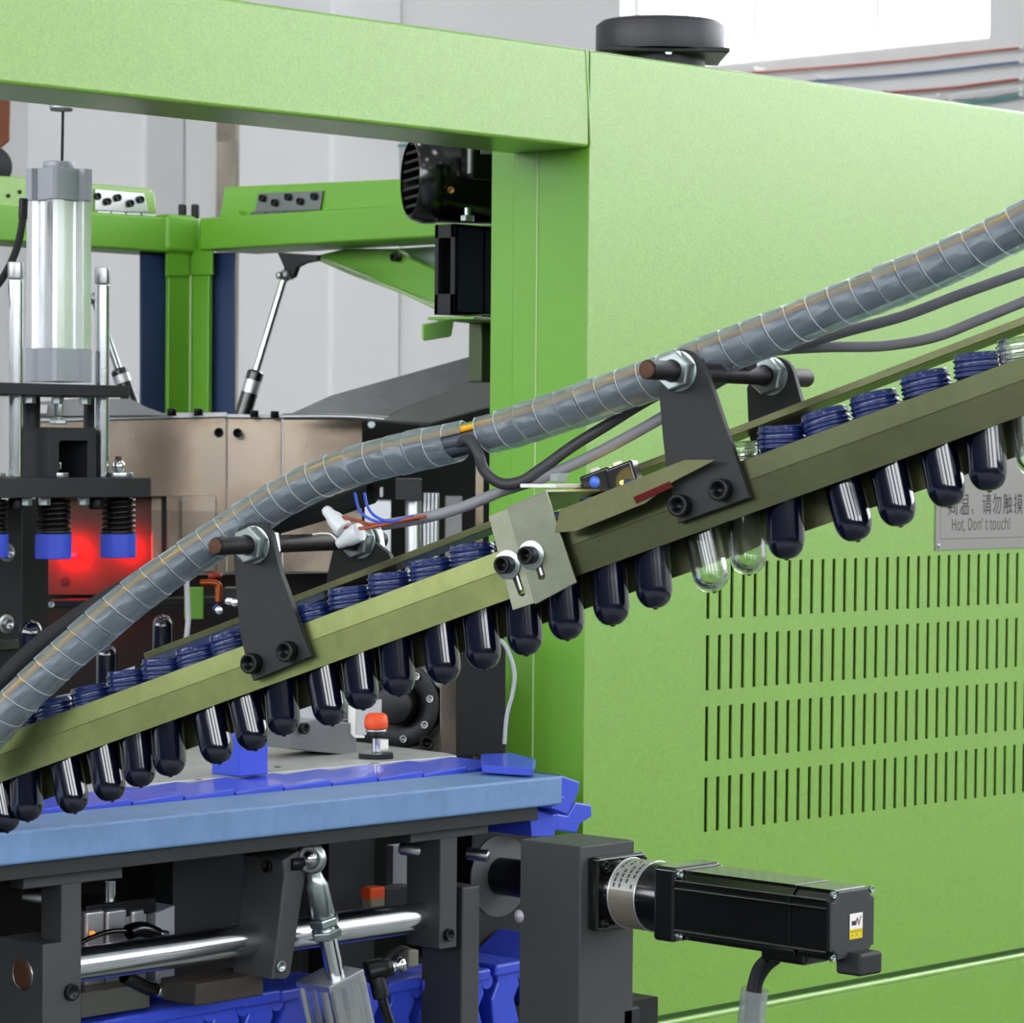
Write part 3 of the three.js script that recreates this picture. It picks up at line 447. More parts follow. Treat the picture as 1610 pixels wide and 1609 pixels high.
  cable('sensor_cable', 'grey cable just under the hose at the upper right', [[1205, 553, 0.1], [1265, 540, 0.1], [1335, 520, 0.1], [1420, 497, 0.1], [1510, 463, 0.1], [1620, 424, 0.1], [1720, 390, 0.1]], 0.0039, M.greyCable);
  cable('black_hose', 'black flexible hose that runs behind the wrapped bundle at the lower left', [[-60, 1130, 0.02], [20, 1055, 0.03], [60, 1018, 0.035], [130, 968, 0.045], [200, 925, 0.055], [280, 878, 0.065], [360, 845, 0.075], [440, 822, 0.085], [520, 798, 0.09], [585, 775, 0.095]], 0.0085, M.rubber, 'hose');
  // crimp connectors with their wires
  const con = (a, b, off, label) => { const A = RP(...a, off), B = RP(...b, off), d = B.clone().sub(A), l = d.length(), o = thing('crimp_connector', label, 'connector', A); part(o, 'connector_sleeve', lathe([[0, 0], [0.003, 0.0006], [0.0042, 0.003], [0.0046, l * 0.3], [0.0064, l * 0.5], [0.0072, l * 0.78], [0.0074, l * 0.96], [0.0068, l], [0, l]], A, d, 24), new THREE.MeshPhysicalMaterial({ color: 0xe6ebee, roughness: 0.3, transmission: 0.25, thickness: 0 })); };
  con([510, 799], [541, 833], 0.028, 'white crimp connector tilted under the hose, upper of the two');
  con([530, 857], [566, 836], 0.024, 'white crimp connector lying on the threaded rod, lower of the two');
  const wire = (label, pts, c, w = 0.0011) => cable('thin_wire', label, pts, w, stdm(c, 0.45), 'wire', 30);
  wire('blue wire hanging from the hose to the white connectors, left one', [[558, 776, 0.05], [564, 800, 0.036], [574, 812, 0.03], [600, 822, 0.03], [640, 818, 0.04]], 0x2a4fc0);
  wire('blue wire hanging from the hose to the white connectors, right one', [[573, 776, 0.05], [578, 797, 0.036], [590, 812, 0.03], [612, 820, 0.03], [650, 812, 0.04]], 0x2a4fc0);
  wire('brown wire from the upper white connector, upper strand', [[538, 814, 0.027], [558, 818, 0.025], [585, 825, 0.028], [620, 821, 0.034], [660, 815, 0.04]], 0x8a3a22, 0.0013);
  wire('brown wire from the upper white connector, lower strand', [[541, 829, 0.027], [570, 831, 0.025], [600, 826, 0.029], [640, 817, 0.036], [670, 812, 0.04]], 0x9a4426, 0.0013);
  wire('loose white cable tie end curling round the threaded rod', [[492, 841, 0.026], [508, 839, 0.022], [521, 841, 0.021], [530, 851, 0.022], [533, 862, 0.026]], 0xd9d6c8, 0.0008);
  // cables that run on from the connectors to the splice behind the chute
  cable('grey_conduit', 'light grey cable from the white connectors up to the joint plates', [[600, 826, 0.04], [660, 816, 0.05], [720, 800, 0.058], [780, 776, 0.06], [830, 752, 0.06], [852, 740, 0.06]], 0.0042, stdm(0x8a8c90, 0.5));
  // sensor amplifiers
  const off = 0.07;
  const amp = (px, label, led) => { const c = RP(...px, off), o = thing('sensor_amplifier', label, 'sensor', c), z = RN.clone().negate(), y = RV, x = y.clone().cross(z);
    part(o, 'amplifier_case', boxAt(c.clone().addScaledVector(z, -0.006), x, y, z, 0.026, 0.02, 0.012, 0.002), M.blackGloss);
    if (!led) part(o, 'blue_button', lathe([[0, 0.0022], [0.003, 0.002], [0.0042, 0.0008], [0.0044, 0]].reverse(), RP(935, 758, off), z, 28), phys(0x3f6be0, 0.35));
    else { const p = RP(978, 759, off); part(o, 'status_led', lathe([[0, 0.002], [0.0012, 0.0016], [0.0017, 0]].reverse(), p, z, 16), stdm(0xfff3a0, 0.4, 0, { emissive: 0xffd83a, emissiveIntensity: 4 })); const l = new THREE.PointLight(0xffe060, 0.004, 0.4); l.position.copy(p).addScaledVector(z, 0.006); l.castShadow = true; scene.add(l); part(o, 'amber_led', lathe([[0, 0.0015], [0.0009, 0.0012], [0.0012, 0]].reverse(), RP(980, 766, off), z, 12), stdm(0xd06018, 0.4)); }
    part(o, 'case_clip', boxAt(c.clone().addScaledVector(y, 0.011).addScaledVector(z, -0.004), x, y, z, 0.006, 0.003, 0.004, 0.0005), M.white); };
  amp([938, 762], 'black sensor amplifier with a round blue button beside the upper bracket', false); amp([974, 752], 'black sensor amplifier with a glowing yellow lamp beside the upper bracket', true);
}
// ================================================================ green frame, hatches and motor behind the opening
const CORNER = U(297, 368, 4.55), XF = CORNER.x, ZF = CORNER.z;     // far inner corner of the machine's frame
{
  const fr = thing('machine_chassis', 'bright green welded frame with a corner post behind the opening of the machine', 'frame', v3(XF, 0, ZF));
  // beams along the back (faces +z) and along the side (faces -x)
  const at = (px, py) => UZ(px, py, ZF + 0.03), a0 = at(-60, 325), a1 = at(268, 342), a2 = at(268, 397);
  part(fr, 'back_beam', box(a0.x, XF + 0.02, a2.y, a1.y, ZF - 0.06, ZF + 0.03, 0.004), M.greenSmooth);
  const xs = XF - 0.02, b1 = UX(313, 343, xs), b2 = UX(313, 394, xs), b3 = UX(760, 330, xs);
  part(fr, 'side_beam', box(xs, XF + 0.09, b2.y, b1.y, b1.z, b3.z, 0.004), M.greenSmooth);
  part(fr, 'corner_plate', [boxZ(263, 336, 316, 398, ZF + 0.034, 0.09, 0.006)], M.greenSmooth);
  const p1 = UZ(265, 500, ZF + 0.02), p2 = UX(328, 500, XF - 0.012);
  part(fr, 'corner_post', [box(p1.x, XF - 0.012, 0.1, b2.y + 0.02, ZF + 0.012, ZF + 0.02, 0.002), box(XF - 0.012, XF - 0.004, 0.1, b2.y + 0.02, ZF + 0.012, p2.z, 0.002)], M.greenSmooth);
  { const e = v3(XF - 0.014, 0, ZF + 0.021); part(fr, 'weld_seam', tube([e.clone().setY(0.2), e.clone().setY(1), e.clone().setY(b2.y)], 0.0022, 8, 6), M.weld); }
  part(fr, 'post_collar', [plateZ([[262, 394], [298, 394], [298, 434], [262, 434]], ZF + 0.024, 0.004, 0.0008), plateX([[297, 394], [333, 394], [333, 432], [297, 432]], XF - 0.016, 0.004, 0.0008)], M.greenSmooth);
  for (const [px, py] of [[287, 327], [307, 327]]) { const p = U(px, py + 8, 4.52); part(fr, 'cap_bolt', rod(p.clone().setY(p.y - 0.008), p.clone().setY(p.y + 0.012), 0.006, 14), M.oxide); }
  // dark blue doors on both sides of the post
  const dl = thing('navy_panel', 'narrow dark blue panel left of the green corner post', 'panel', UZ(243, 650, ZF - 0.01)); part(dl, 'panel_sheet', plateZ([[222, 394], [266, 394], [266, 660], [222, 660]], ZF + 0.008, 0.004, 0.0008), M.navy);
  const dr = thing('navy_panel', 'narrow dark blue panel right of the green corner post', 'panel', UX(350, 650, XF + 0.01)); part(dr, 'panel_sheet', plateX([[322, 398], [367, 397], [367, 660], [322, 660]], XF + 0.002, 0.004, 0.0008), M.navy);
  part(dr, 'panel_screw', [lathe([[0.003, 0], [0.003, 0.002], [0, 0.002]], UX(332, 452, XF + 0.0015), v3(-1, 0, 0), 12)], M.zinc);
  // hatch covers with their hinges
  const hz = ZF - 0.02, hx = XF + 0.03;
  const hl = thing('hatch_cover', 'pale green folded hatch cover on the back beam, left of the corner post', 'hatch', UZ(150, 340, hz));
  part(hl, 'cover_sheet', plateZ([[-60, 274], [30, 278], [236, 297], [243, 303], [248, 341], [-60, 330]], hz + 0.03, 0.012, 0.002), M.green);
  for (const [px, py] of [[13, 308], [31, 302]]) part(hl, 'cover_hole', lathe([[0.003, 0], [0.003, 0.001], [0, 0.001]], UZ(px, py, hz + 0.0305), Z, 10), M.dark);
  const hr = thing('hatch_cover', 'bright green folded hatch cover on the side beam, right of the corner post', 'hatch', UX(480, 345, hx));
  part(hr, 'cover_sheet', plateX([[352, 294], [640, 281], [640, 333], [345, 342]], XF - 0.005, 0.014, 0.003), M.greenSmooth);
  part(hr, 'cover_foot', plateX([[345, 331], [372, 331], [383, 343], [345, 344]], XF - 0.02, 0.03, 0.002), M.greenSmooth);
  const hinge = (name, label, pl, outline, knuckle, screws, n, mat) => {
    const h = thing(name, label, 'hinge', on(...outline[0], pl, n)), leaf = part(h, 'hinge_leaf', slab(outline, pl, n, 0.004, 0.0006), mat);
    for (const s of screws) part(leaf, 'hinge_screw', capScrew(on(...s, pl, n), n.clone().negate(), 0.0052, 0.005), M.oxide);
    for (let k = 0; k < knuckle.length - 1; k++) { const a = on(...knuckle[k], pl, n), b = on(...knuckle[k + 1], pl, n), g = b.clone().sub(a).multiplyScalar(0.04); part(h, 'hinge_knuckle', rod(a.add(g), b.sub(g), 0.004, 12), mat); }
  };
  hinge('door_hinge', 'shiny steel hinge on the pale left hatch cover', v3(0, 0, hz + 0.034), [[150, 297], [226, 304], [234, 334], [150, 332]], [[150, 334], [172, 335], [196, 337], [220, 338], [244, 340]], [[152, 309], [168, 317], [184, 311], [204, 320], [220, 314]], v3(0, 0, -1), M.steel);
  hinge('door_hinge', 'grey steel hinge with five screws on the right hatch cover', v3(XF - 0.009, 0, 0), [[406, 304], [507, 300], [502, 334], [400, 338]], [[395, 338], [420, 337], [450, 336], [478, 335], [504, 334]], [[414, 312], [433, 319], [454, 310], [473, 317], [495, 309]], X, stdm(0x7c7f83, 0.34, 0.95));
  // opened hatch wing that hangs below the side beam
  const hw = thing('hatch_wing', 'green sloping edge of the opened hatch below the side beam', 'hatch', UX(600, 440, XF + 0.08));
  part(hw, 'wing_sheet', plateX([[497, 402], [540, 391], [612, 391], [700, 432], [700, 488], [690, 480]], XF + 0.06, 0.02, 0.002), M.greenSmooth);
  part(hw, 'wing_window', plateX([[618, 391], [700, 386], [700, 426]], XF + 0.09, 0.01, 0.001), stdm(0xb9c0c6, 0.3, 0.3));
  part(hw, 'wing_edge', tube([[497, 405], [560, 432], [630, 458], [700, 490]].map((q) => UX(...q, XF + 0.058)), 0.003, 16, 6), M.weld);
  for (const [px, py] of [[627, 405]]) part(hw, 'rubber_stop', capScrew(UX(px, py, XF + 0.06), v3(-1, 0, 0), 0.006, 0.012), M.black);
  // gas struts
  const strut = (label, a, m, b, d, bracket) => {
    const A = U(...a, d), Mm = U(...m, d), B = U(...b, d), o = thing('gas_strut', label, 'strut', B);
    part(o, 'strut_rod', rod(A, Mm, 0.0052, 18), M.chrome); const tubeB = part(o, 'strut_cylinder', rod(Mm, B, 0.0115, 24, 0.003), M.blackGloss);
    const q = Mm.clone().lerp(B, 0.13); part(tubeB, 'strut_label', rod(q, Mm.clone().lerp(B, 0.3), 0.01165, 24, 0.0001), M.alu);
    part(o, 'ball_joint', [new THREE.SphereGeometry(0.0085, 16, 12).translate(A.x, A.y, A.z), rod(A.clone().addScaledVector(X, -0.014), A.clone().addScaledVector(X, 0.014), 0.005, 12)], M.steel);
    if (bracket) part(o, 'strut_bracket', slab(bracket, v3(A.x + 0.004, 0, 0), X, 0.008, 0.001), M.black);
  };
  strut('gas strut with chrome rod leaning up to the right hatch', [448, 434], [403, 583], [368, 700], 4.35, [[436, 397], [498, 401], [498, 410], [478, 414], [466, 420], [460, 436], [446, 440], [446, 420]]);
  strut('gas strut leaning to the left behind the pneumatic cylinder', [148, 470], [186, 580], [214, 655], 4.3, null);
  // duct sheets above the oven
  const sh = thing('air_duct', 'dull grey sloping sheet metal duct between oven and cabinet', 'duct', U(620, 640, 4.0));
  const nD = v3(-0.62, 0.25, 0.74).normalize(), pD = U(620, 620, 4.05);
  part(sh, 'duct_side', slab([[452, 653], [520, 622], [745, 559], [780, 552], [780, 585], [640, 640], [600, 660]], pD, nD.clone().negate(), 0.004, 0.0005), M.sheet);
  part(sh, 'duct_floor', slab([[600, 661], [640, 640], [790, 580], [790, 634], [676, 665]], U(700, 630, 3.8), v3(-0.3, 0.5, 0.8).normalize().negate(), 0.004, 0.0005), stdm(0xa2a3a4, 0.5, 0.7));
  part(sh, 'duct_lip', tube([[445, 655], [560, 656], [676, 666]].map(([x, y]) => U(x, y, 3.78)), 0.004, 12, 6), M.steel);
  // rear motor with its black box, bracket and olive post
  const md = 3.75, mo = thing('fan_motor', 'round black electric motor with finned end cover behind the green post', 'motor', U(720, 350, md)), ax = v3(0.8737, 0, 0.4867).normalize();
  const mc = U(643, 281, md - 0.02), R = 0.051;
  part(mo, 'motor_body', lathe([[0, 0.03], [R * 0.8, 0.03], [R * 0.98, 0.02], [R, 0.03], [R, 0.11], [R * 0.95, 0.115], [R * 0.95, 0.2], [0, 0.2]].reverse(), mc, ax, 56), M.blackGloss);
  part(mo, 'fan_cover', lathe([[R * 0.84, 0.001], [R * 0.93, 0.003], [R * 1.03, 0.016], [R * 1.03, 0.03], [R * 0.98, 0.03], [R * 0.9, 0.012], [R * 0.84, 0.006], [R * 0.84, 0.001]].reverse(), mc, ax, 56), M.blackGloss);
  const [gx, gy] = axes(ax);
  for (let k = 0; k < 9; k++) { const t = (k - 4) * 0.0105, c = mc.clone().addScaledVector(ax, 0.0055).addScaledVector(gy, t), w = Math.sqrt(Math.max(0, R * R * 0.78 - t * t)) * 2; part(mo, 'cover_slat', boxAt(c, gx, gy, ax, w, 0.0035, 0.003, 0.0005), M.black); }
  const tb = U(768, 252, md - 0.065); const tbx = part(mo, 'terminal_box', boxAt(tb, ax, Y, ax.clone().cross(Y), 0.06, 0.05, 0.035, 0.008), M.blackGloss); part(tbx, 'motor_plate', boxAt(U(765, 239, md - 0.084), ax, Y, ax.clone().cross(Y), 0.014, 0.005, 0.001, 0.0003), M.alu);
  part(mo, 'motor_bolt', capScrew(U(709, 299, md - 0.06), ray(709, 299).negate().normalize(), 0.004, 0.003), M.brass);
  const mb = thing('motor_mount', 'square black steel box under the fan motor with an open front', 'mount', U(735, 500, 3.7));
  const bx = UX(718, 430, U(718, 430, 3.7).x), k0 = U(718, 352, 3.7), k1 = U(718, 494, 3.7);
  { const zl = UX(686, 430, k0.x).z, zr = UZ(790, 430, k0.z).x, y0 = k1.y, y1 = k0.y; void bx;
    part(mb, 'box_side', [box(k0.x, zr, y0, y1, k0.z - 0.004, k0.z, 0.0005), box(k0.x, zr, y1 - 0.004, y1, zl, k0.z, 0.0005), box(k0.x, zr, y0, y0 + 0.004, zl, k0.z, 0.0005)], stdm(0x232a3c, 0.4, 0.2));
    const fx = (z0, z1, ya, yb) => box(k0.x - 0.003, k0.x + 0.003, ya, yb, z0, z1, 0.0005);
    part(mb, 'box_front_frame', [fx(zl, zl + 0.006, y0, y1), fx(k0.z - 0.007, k0.z, y0, y1), fx(zl, k0.z, y1 - 0.016, y1), fx(zl, k0.z, y0, y0 + 0.024)], M.black); part(mb, 'box_back', [box(k0.x + 0.045, k0.x + 0.048, y0, y1, zl, k0.z, 0), box(k0.x + 0.001, k0.x + 0.048, y0, y1, zl, zl + 0.002, 0)], M.dark);
    const s = U(735, 352, 3.66); part(mb, 'stud_nut', [hexHead(s.clone().setY(y1), Y, 0.014, 0.007), rod(s.clone().setY(y1), s.clone().setY(y1 + 0.016), 0.004, 12)], M.zinc); }
  const gb = thing('green_bracket', 'small green bent sheet bracket under the black motor box', 'bracket', U(715, 520, 3.6));
  { const A = U(667, 512, 3.56), B = U(709, 503, 3.62), C = U(800, 497, 3.75), t = 0.0022; void t; const n = B.clone().sub(A).cross(Y).normalize(); if (n.dot(ray(700, 510)) < 0) n.negate();
    part(gb, 'bracket_lip', slab([[667, 510], [711, 501], [714, 504], [710, 528], [707, 530], [670, 536], [667, 533]], A, n, 0.003, 0.0006), M.greenSmooth);
    part(gb, 'bracket_top', boxAt(B.clone().add(C).multiplyScalar(0.5).setY(B.y + 0.002), C.clone().sub(B).setY(0).normalize(), Y, C.clone().sub(B).setY(0).normalize().cross(Y), B.distanceTo(C), 0.0035, 0.06, 0.0006), M.greenSmooth); }
  const op = thing('mounting_post', 'dark olive steel post under the motor bracket beside the green cabinet post', 'post', U(758, 590, 3.72)); part(op, 'post_tube', boxAt(U(757, 548, 3.72), X, Y, Z, 0.022, 0.08, 0.022, 0.002), stdm(0x4c5a3a, 0.4, 0.4));
  // yellow painted hoist part at the upper left, far behind
  const ho = thing('hoist_block', 'rusty brown hoist block hanging at the upper left behind the beam', 'hoist', U(2, 270, 5.2));
  part(ho, 'block_plate', slab([[-30, 140], [17, 140], [15, 222], [3, 232], [-30, 235]], U(0, 200, 5.2), ray(0, 200).normalize(), 0.03, 0.003), stdm(0x6b3a1c, 0.6, 0.2)); part(ho, 'block_wheel', lathe([[0, 0], [0.03, 0], [0.034, 0.006], [0.034, 0.02], [0, 0.02]], U(-14, 262, 5.15), ray(-14, 262).negate().normalize(), 28), M.black);
}
// ================================================================ pneumatic press over the preform carriers, upper left
{
  const zA = U(120, 615, 3.45).z, f = (px, py, dz = 0) => UZ(px, py, zA + dz);
  const mk = (n, l, c, b, g) => thing(n, l, c, b, g);
  // cylinder body, a four-cornered profile
  const c0 = f(92, 600, -0.045), cx = c0.x, cz = c0.z, dC = 3.45, yTop = U(92, 262, dC).y, y1 = U(92, 313, dC).y, y2 = U(92, 548, dC).y, y3 = U(92, 600, dC).y, a = 108 / FPX * dC / 1.414;
  const prof = (s, deep) => { const h = s / 2, p = s * 0.25, o = [], q = deep; const side = [[-h + s * 0.06, -h], [-h + p, -h], [-h + p + q * 0.5, -h + q], [h - p - q * 0.5, -h + q], [h - p, -h], [h - s * 0.06, -h], [h, -h + s * 0.06]]; for (let k = 0; k < 4; k++) { const an = k * Math.PI / 2, co = Math.cos(an), si = Math.sin(an); for (const [x, y] of side) o.push([x * co - y * si, x * si + y * co]); } return o; };
  const ex = (pts, ya, yb, b = 0.0006) => extrude2(pts, yb - ya, b).rotateX(-Math.PI / 2).translate(cx, ya, cz);
  const cyl = mk('pneumatic_cylinder', 'tall aluminium pneumatic cylinder standing on a black plate at the upper left', 'cylinder', v3(cx, y3, cz));
  part(cyl, 'cylinder_tube', ex(prof(a, 0.0085), y2, y1), M.aluBright); part(cyl, 'end_cap', ex(prof(a * 1.03, 0.006), y1, yTop), M.aluMatte); part(cyl, 'end_cap', ex(prof(a * 1.03, 0.006), y3, y2), M.aluMatte);
  part(cyl, 'cap_boss', rod(v3(cx, yTop, cz), v3(cx, yTop + 0.0075, cz), a * 0.33, 30), M.aluMatte);
  const top = f(101, 172, -0.045);
  const hc = mk('suspension_cord', 'thin dark cord from the beam down to the top of the pneumatic cylinder', 'cord', v3(cx, yTop, cz)); part(hc, 'cord_line', rod(v3(cx + 0.004, yTop + 0.007, cz), v3(cx + 0.005, top.y, cz), 0.0016, 8), M.rubber); part(hc, 'cord_eye', lathe([[0, 0], [0.012, 0.001], [0.014, 0.008], [0, 0.008]], v3(cx + 0.003, top.y - 0.003, cz), Y, 20), M.alu);
  const ah = mk('air_hose', 'black air hose bending away from the left of the pneumatic cylinder', 'hose', f(35, 340)); part(ah, 'hose_run', tube([[38, 318], [35, 350], [28, 385], [14, 420], [-6, 450], [-40, 475]].map(([x, y]) => f(x, y, -0.05)), 0.0042, 30, 10), M.rubber); part(ah, 'hose_fitting', rod(f(36, 345, -0.05), f(37, 312, -0.05), 0.005, 14), M.oxide);
  // upper plate
  const pu0 = f(-60, 600), pu1 = f(204, 625), up = mk('press_plate', 'black upper press plate that carries the aluminium cylinder', 'plate', v3(pu1.x, pu1.y, zA)); part(up, 'plate_body', box(pu0.x, pu1.x, pu1.y, pu0.y, zA - 0.1, zA, 0.0012), M.black);
  for (const px of [47, 90, 134]) part(up, 'plate_bolt', hexHead(f(px, 627, -0.02).setY(pu1.y), v3(0, -1, 0), 0.0115, 0.0085, 0, 0.3), M.zinc);
  // guide rods
  const pl0 = f(-60, 752, 0.02), pl1 = f(238, 782, 0.02);
  for (const [px, py, w] of [[24.5, 412, 'left'], [161, 421, 'right']]) { const t = f(px, py, -0.03), o = mk('guide_rod', `chrome guide rod on the ${w} of the pneumatic cylinder`, 'rod', v3(t.x, pl0.y, t.z)); part(o, 'rod_shaft', rod(v3(t.x, pl0.y, t.z), v3(t.x, t.y - 0.019, t.z), 0.0082, 28), M.chrome); part(o, 'rod_tip', rod(v3(t.x, t.y - 0.018, t.z), v3(t.x, t.y, t.z), 0.0085, 28), M.steel); }
  { const t = f(147, 560, -0.075), o = mk('guide_sleeve', 'black sleeve post behind the right guide rod', 'post', v3(t.x, pl0.y, t.z)); part(o, 'sleeve_body', rod(v3(t.x, pl0.y, t.z), v3(t.x, pu1.y, t.z), 0.011, 24), M.black); }
  { const t = f(48, 560, -0.085), o = mk('guide_sleeve', 'black sleeve post between the left guide rod and the yoke', 'post', v3(t.x, pl0.y, t.z)); part(o, 'sleeve_body', rod(v3(t.x, pl0.y, t.z), v3(t.x, pu1.y, t.z), 0.011, 24), M.black); }
  // piston rod and yoke
  const pr = mk('piston_rod', 'short chrome piston rod with locknut above the black yoke', 'rod', v3(cx, f(90, 668, -0.03).y, cz)); const yk = f(90, 668, -0.045).y;
  part(pr, 'rod_shaft', [rod(v3(cx, yk + 0.004, cz), v3(cx, pu1.y + 0.001, cz), 0.0042, 18), rod(v3(cx, pu1.y - 0.022, cz), v3(cx, pu1.y, cz), 0.0062, 18)], M.chrome); part(pr, 'lock_nut', hexHead(v3(cx, yk + 0.0005, cz), Y, 0.0175, 0.0055, 0, 0.2), M.zinc);
  const yo = mk('press_yoke', 'black U-shaped yoke block on the lower press plate', 'yoke', v3(f(76, 752).x, pl0.y, zA)); const y0x = f(76, 672, -0.005), y1x = f(151, 672, -0.005), wi = f(93, 693, -0.005), wo = f(138, 693, -0.005);
  { const s = [[y0x.x, pl0.y], [y0x.x, y0x.y], [y1x.x, y0x.y], [y1x.x, pl0.y], [wo.x, pl0.y], [wo.x, wi.y], [wi.x + 0.003, wi.y], [wi.x, wi.y - 0.003], [wi.x, pl0.y]]; part(yo, 'yoke_body', extrude2(s, 0.065, 0.0007).translate(0, 0, zA - 0.07), M.black); part(yo, 'yoke_web', box(y0x.x + 0.003, y1x.x - 0.003, pl0.y, y0x.y - 0.003, zA - 0.075, zA - 0.068, 0), M.dark); part(yo, 'lever_pin', rod(f(94, 738, -0.02), f(94, 727, -0.02), 0.002, 10), M.zinc); }
  // lower plate
  const lp = mk('press_plate', 'black lower press plate with the spring loaded blue pushers under it', 'plate', v3(pl1.x, pl1.y, zA)); part(lp, 'plate_body', box(pl0.x, pl1.x, pl1.y, pl0.y, zA - 0.11, zA + 0.02, 0.0012), M.black);
  for (const [px, b] of [[41, 0], [70, 0], [131, 0], [25, 1], [151, 1]]) { const p = f(px, 785, b ? -0.01 : 0.0).setY(pl1.y); part(lp, b ? 'guide_bush' : 'plate_bolt', b ? rod(p, p.clone().setY(p.y - 0.0135), 0.0085, 24, 0.002) : hexHead(p, v3(0, -1, 0), 0.0115, 0.0085, 0, 0.3), b ? M.oxide : M.zinc); }
  // three pushers with springs
  [[-16, 'leftmost, half out of the picture'], [84, 'middle one'], [186, 'right one']].forEach(([px, w], i) => {
    const p = f(px, 800, -0.02).setY(pl1.y), yc = f(px, 839, -0.02).y, yb = f(px, i === 1 ? 879 : 877, -0.02).y, o = mk('spring_pusher', `blue capped pusher with black coil spring under the press, ${w}`, 'pusher', v3(p.x, yb, p.z), 'spring pushers');
    part(o, 'bush', rod(v3(p.x, yc, p.z), v3(p.x, p.y, p.z), 0.0125, 24), M.dark);
    const pts = [], turns = 6.5; for (let k = 0; k <= 130; k++) { const q = k / 130, an = q * turns * 2 * Math.PI + px; pts.push(v3(p.x + 0.0172 * Math.cos(an), p.y - 0.001 + (yc + 0.003 - p.y) * q, p.z + 0.0172 * Math.sin(an))); }
    part(o, 'coil_spring', tube(pts, 0.0022, 360, 8), stdm(0x2a2826, 0.3, 0.85));
    part(o, 'spring_seat', rod(v3(p.x, yc - 0.001, p.z), v3(p.x, yc + 0.004, p.z), 0.0195, 32), M.oxide);
    part(o, 'blue_cap', lathe([[0.014, 0], [0.0193, 0], [0.02, 0.001], [0.02, yc - yb - 0.001], [0.0192, yc - yb], [0, yc - yb], [0, 0.01], [0.014, 0.01], [0.014, 0]].reverse(), v3(p.x, yb, p.z), Y, 40), M.blueCap);
    part(o, 'top_washer', rod(v3(p.x, pl0.y, p.z), v3(p.x, pl0.y + 0.0055, p.z), 0.0168, 32, 0.0006), M.zinc);
    part(o, 'acorn_nut', [new THREE.SphereGeometry(0.0075, 20, 14).translate(p.x, pl0.y + 0.0125, p.z)], M.chrome); part(o, 'stud', rod(v3(p.x, pl0.y + 0.0165, p.z), v3(p.x, pl0.y + 0.0235, p.z), 0.0034, 12), M.copper);
  });
  // dark uprights to the left below the press
  const du = mk('press_upright', 'dark upright plates at the left edge below the press plate', 'frame', f(30, 1000, -0.12)); part(du, 'front_upright', boxZ(-60, 790, 34, 1120, zA - 0.13, 0.03, 0.001), M.black); part(du, 'rear_upright', boxZ(36, 785, 76, 1120, zA - 0.2, 0.02, 0.001), M.dark);
  part(du, 'olive_rail', boxZ(-60, 1010, 36, 1021, zA - 0.12, 0.02, 0.001), stdm(0x3c4438, 0.5, 0.3));
  for (const [px, py] of [[14, 869], [13, 981]]) part(du, 'upright_bolt', [lathe([[0, 0], [0.0105, 0], [0.0105, 0.002], [0, 0.002]].reverse(), UZ(px - 4, py, zA - 0.13), Z, 26), capScrew(UZ(px - 3, py, zA - 0.128), Z, 0.0068, 0.006)], M.steel);
}

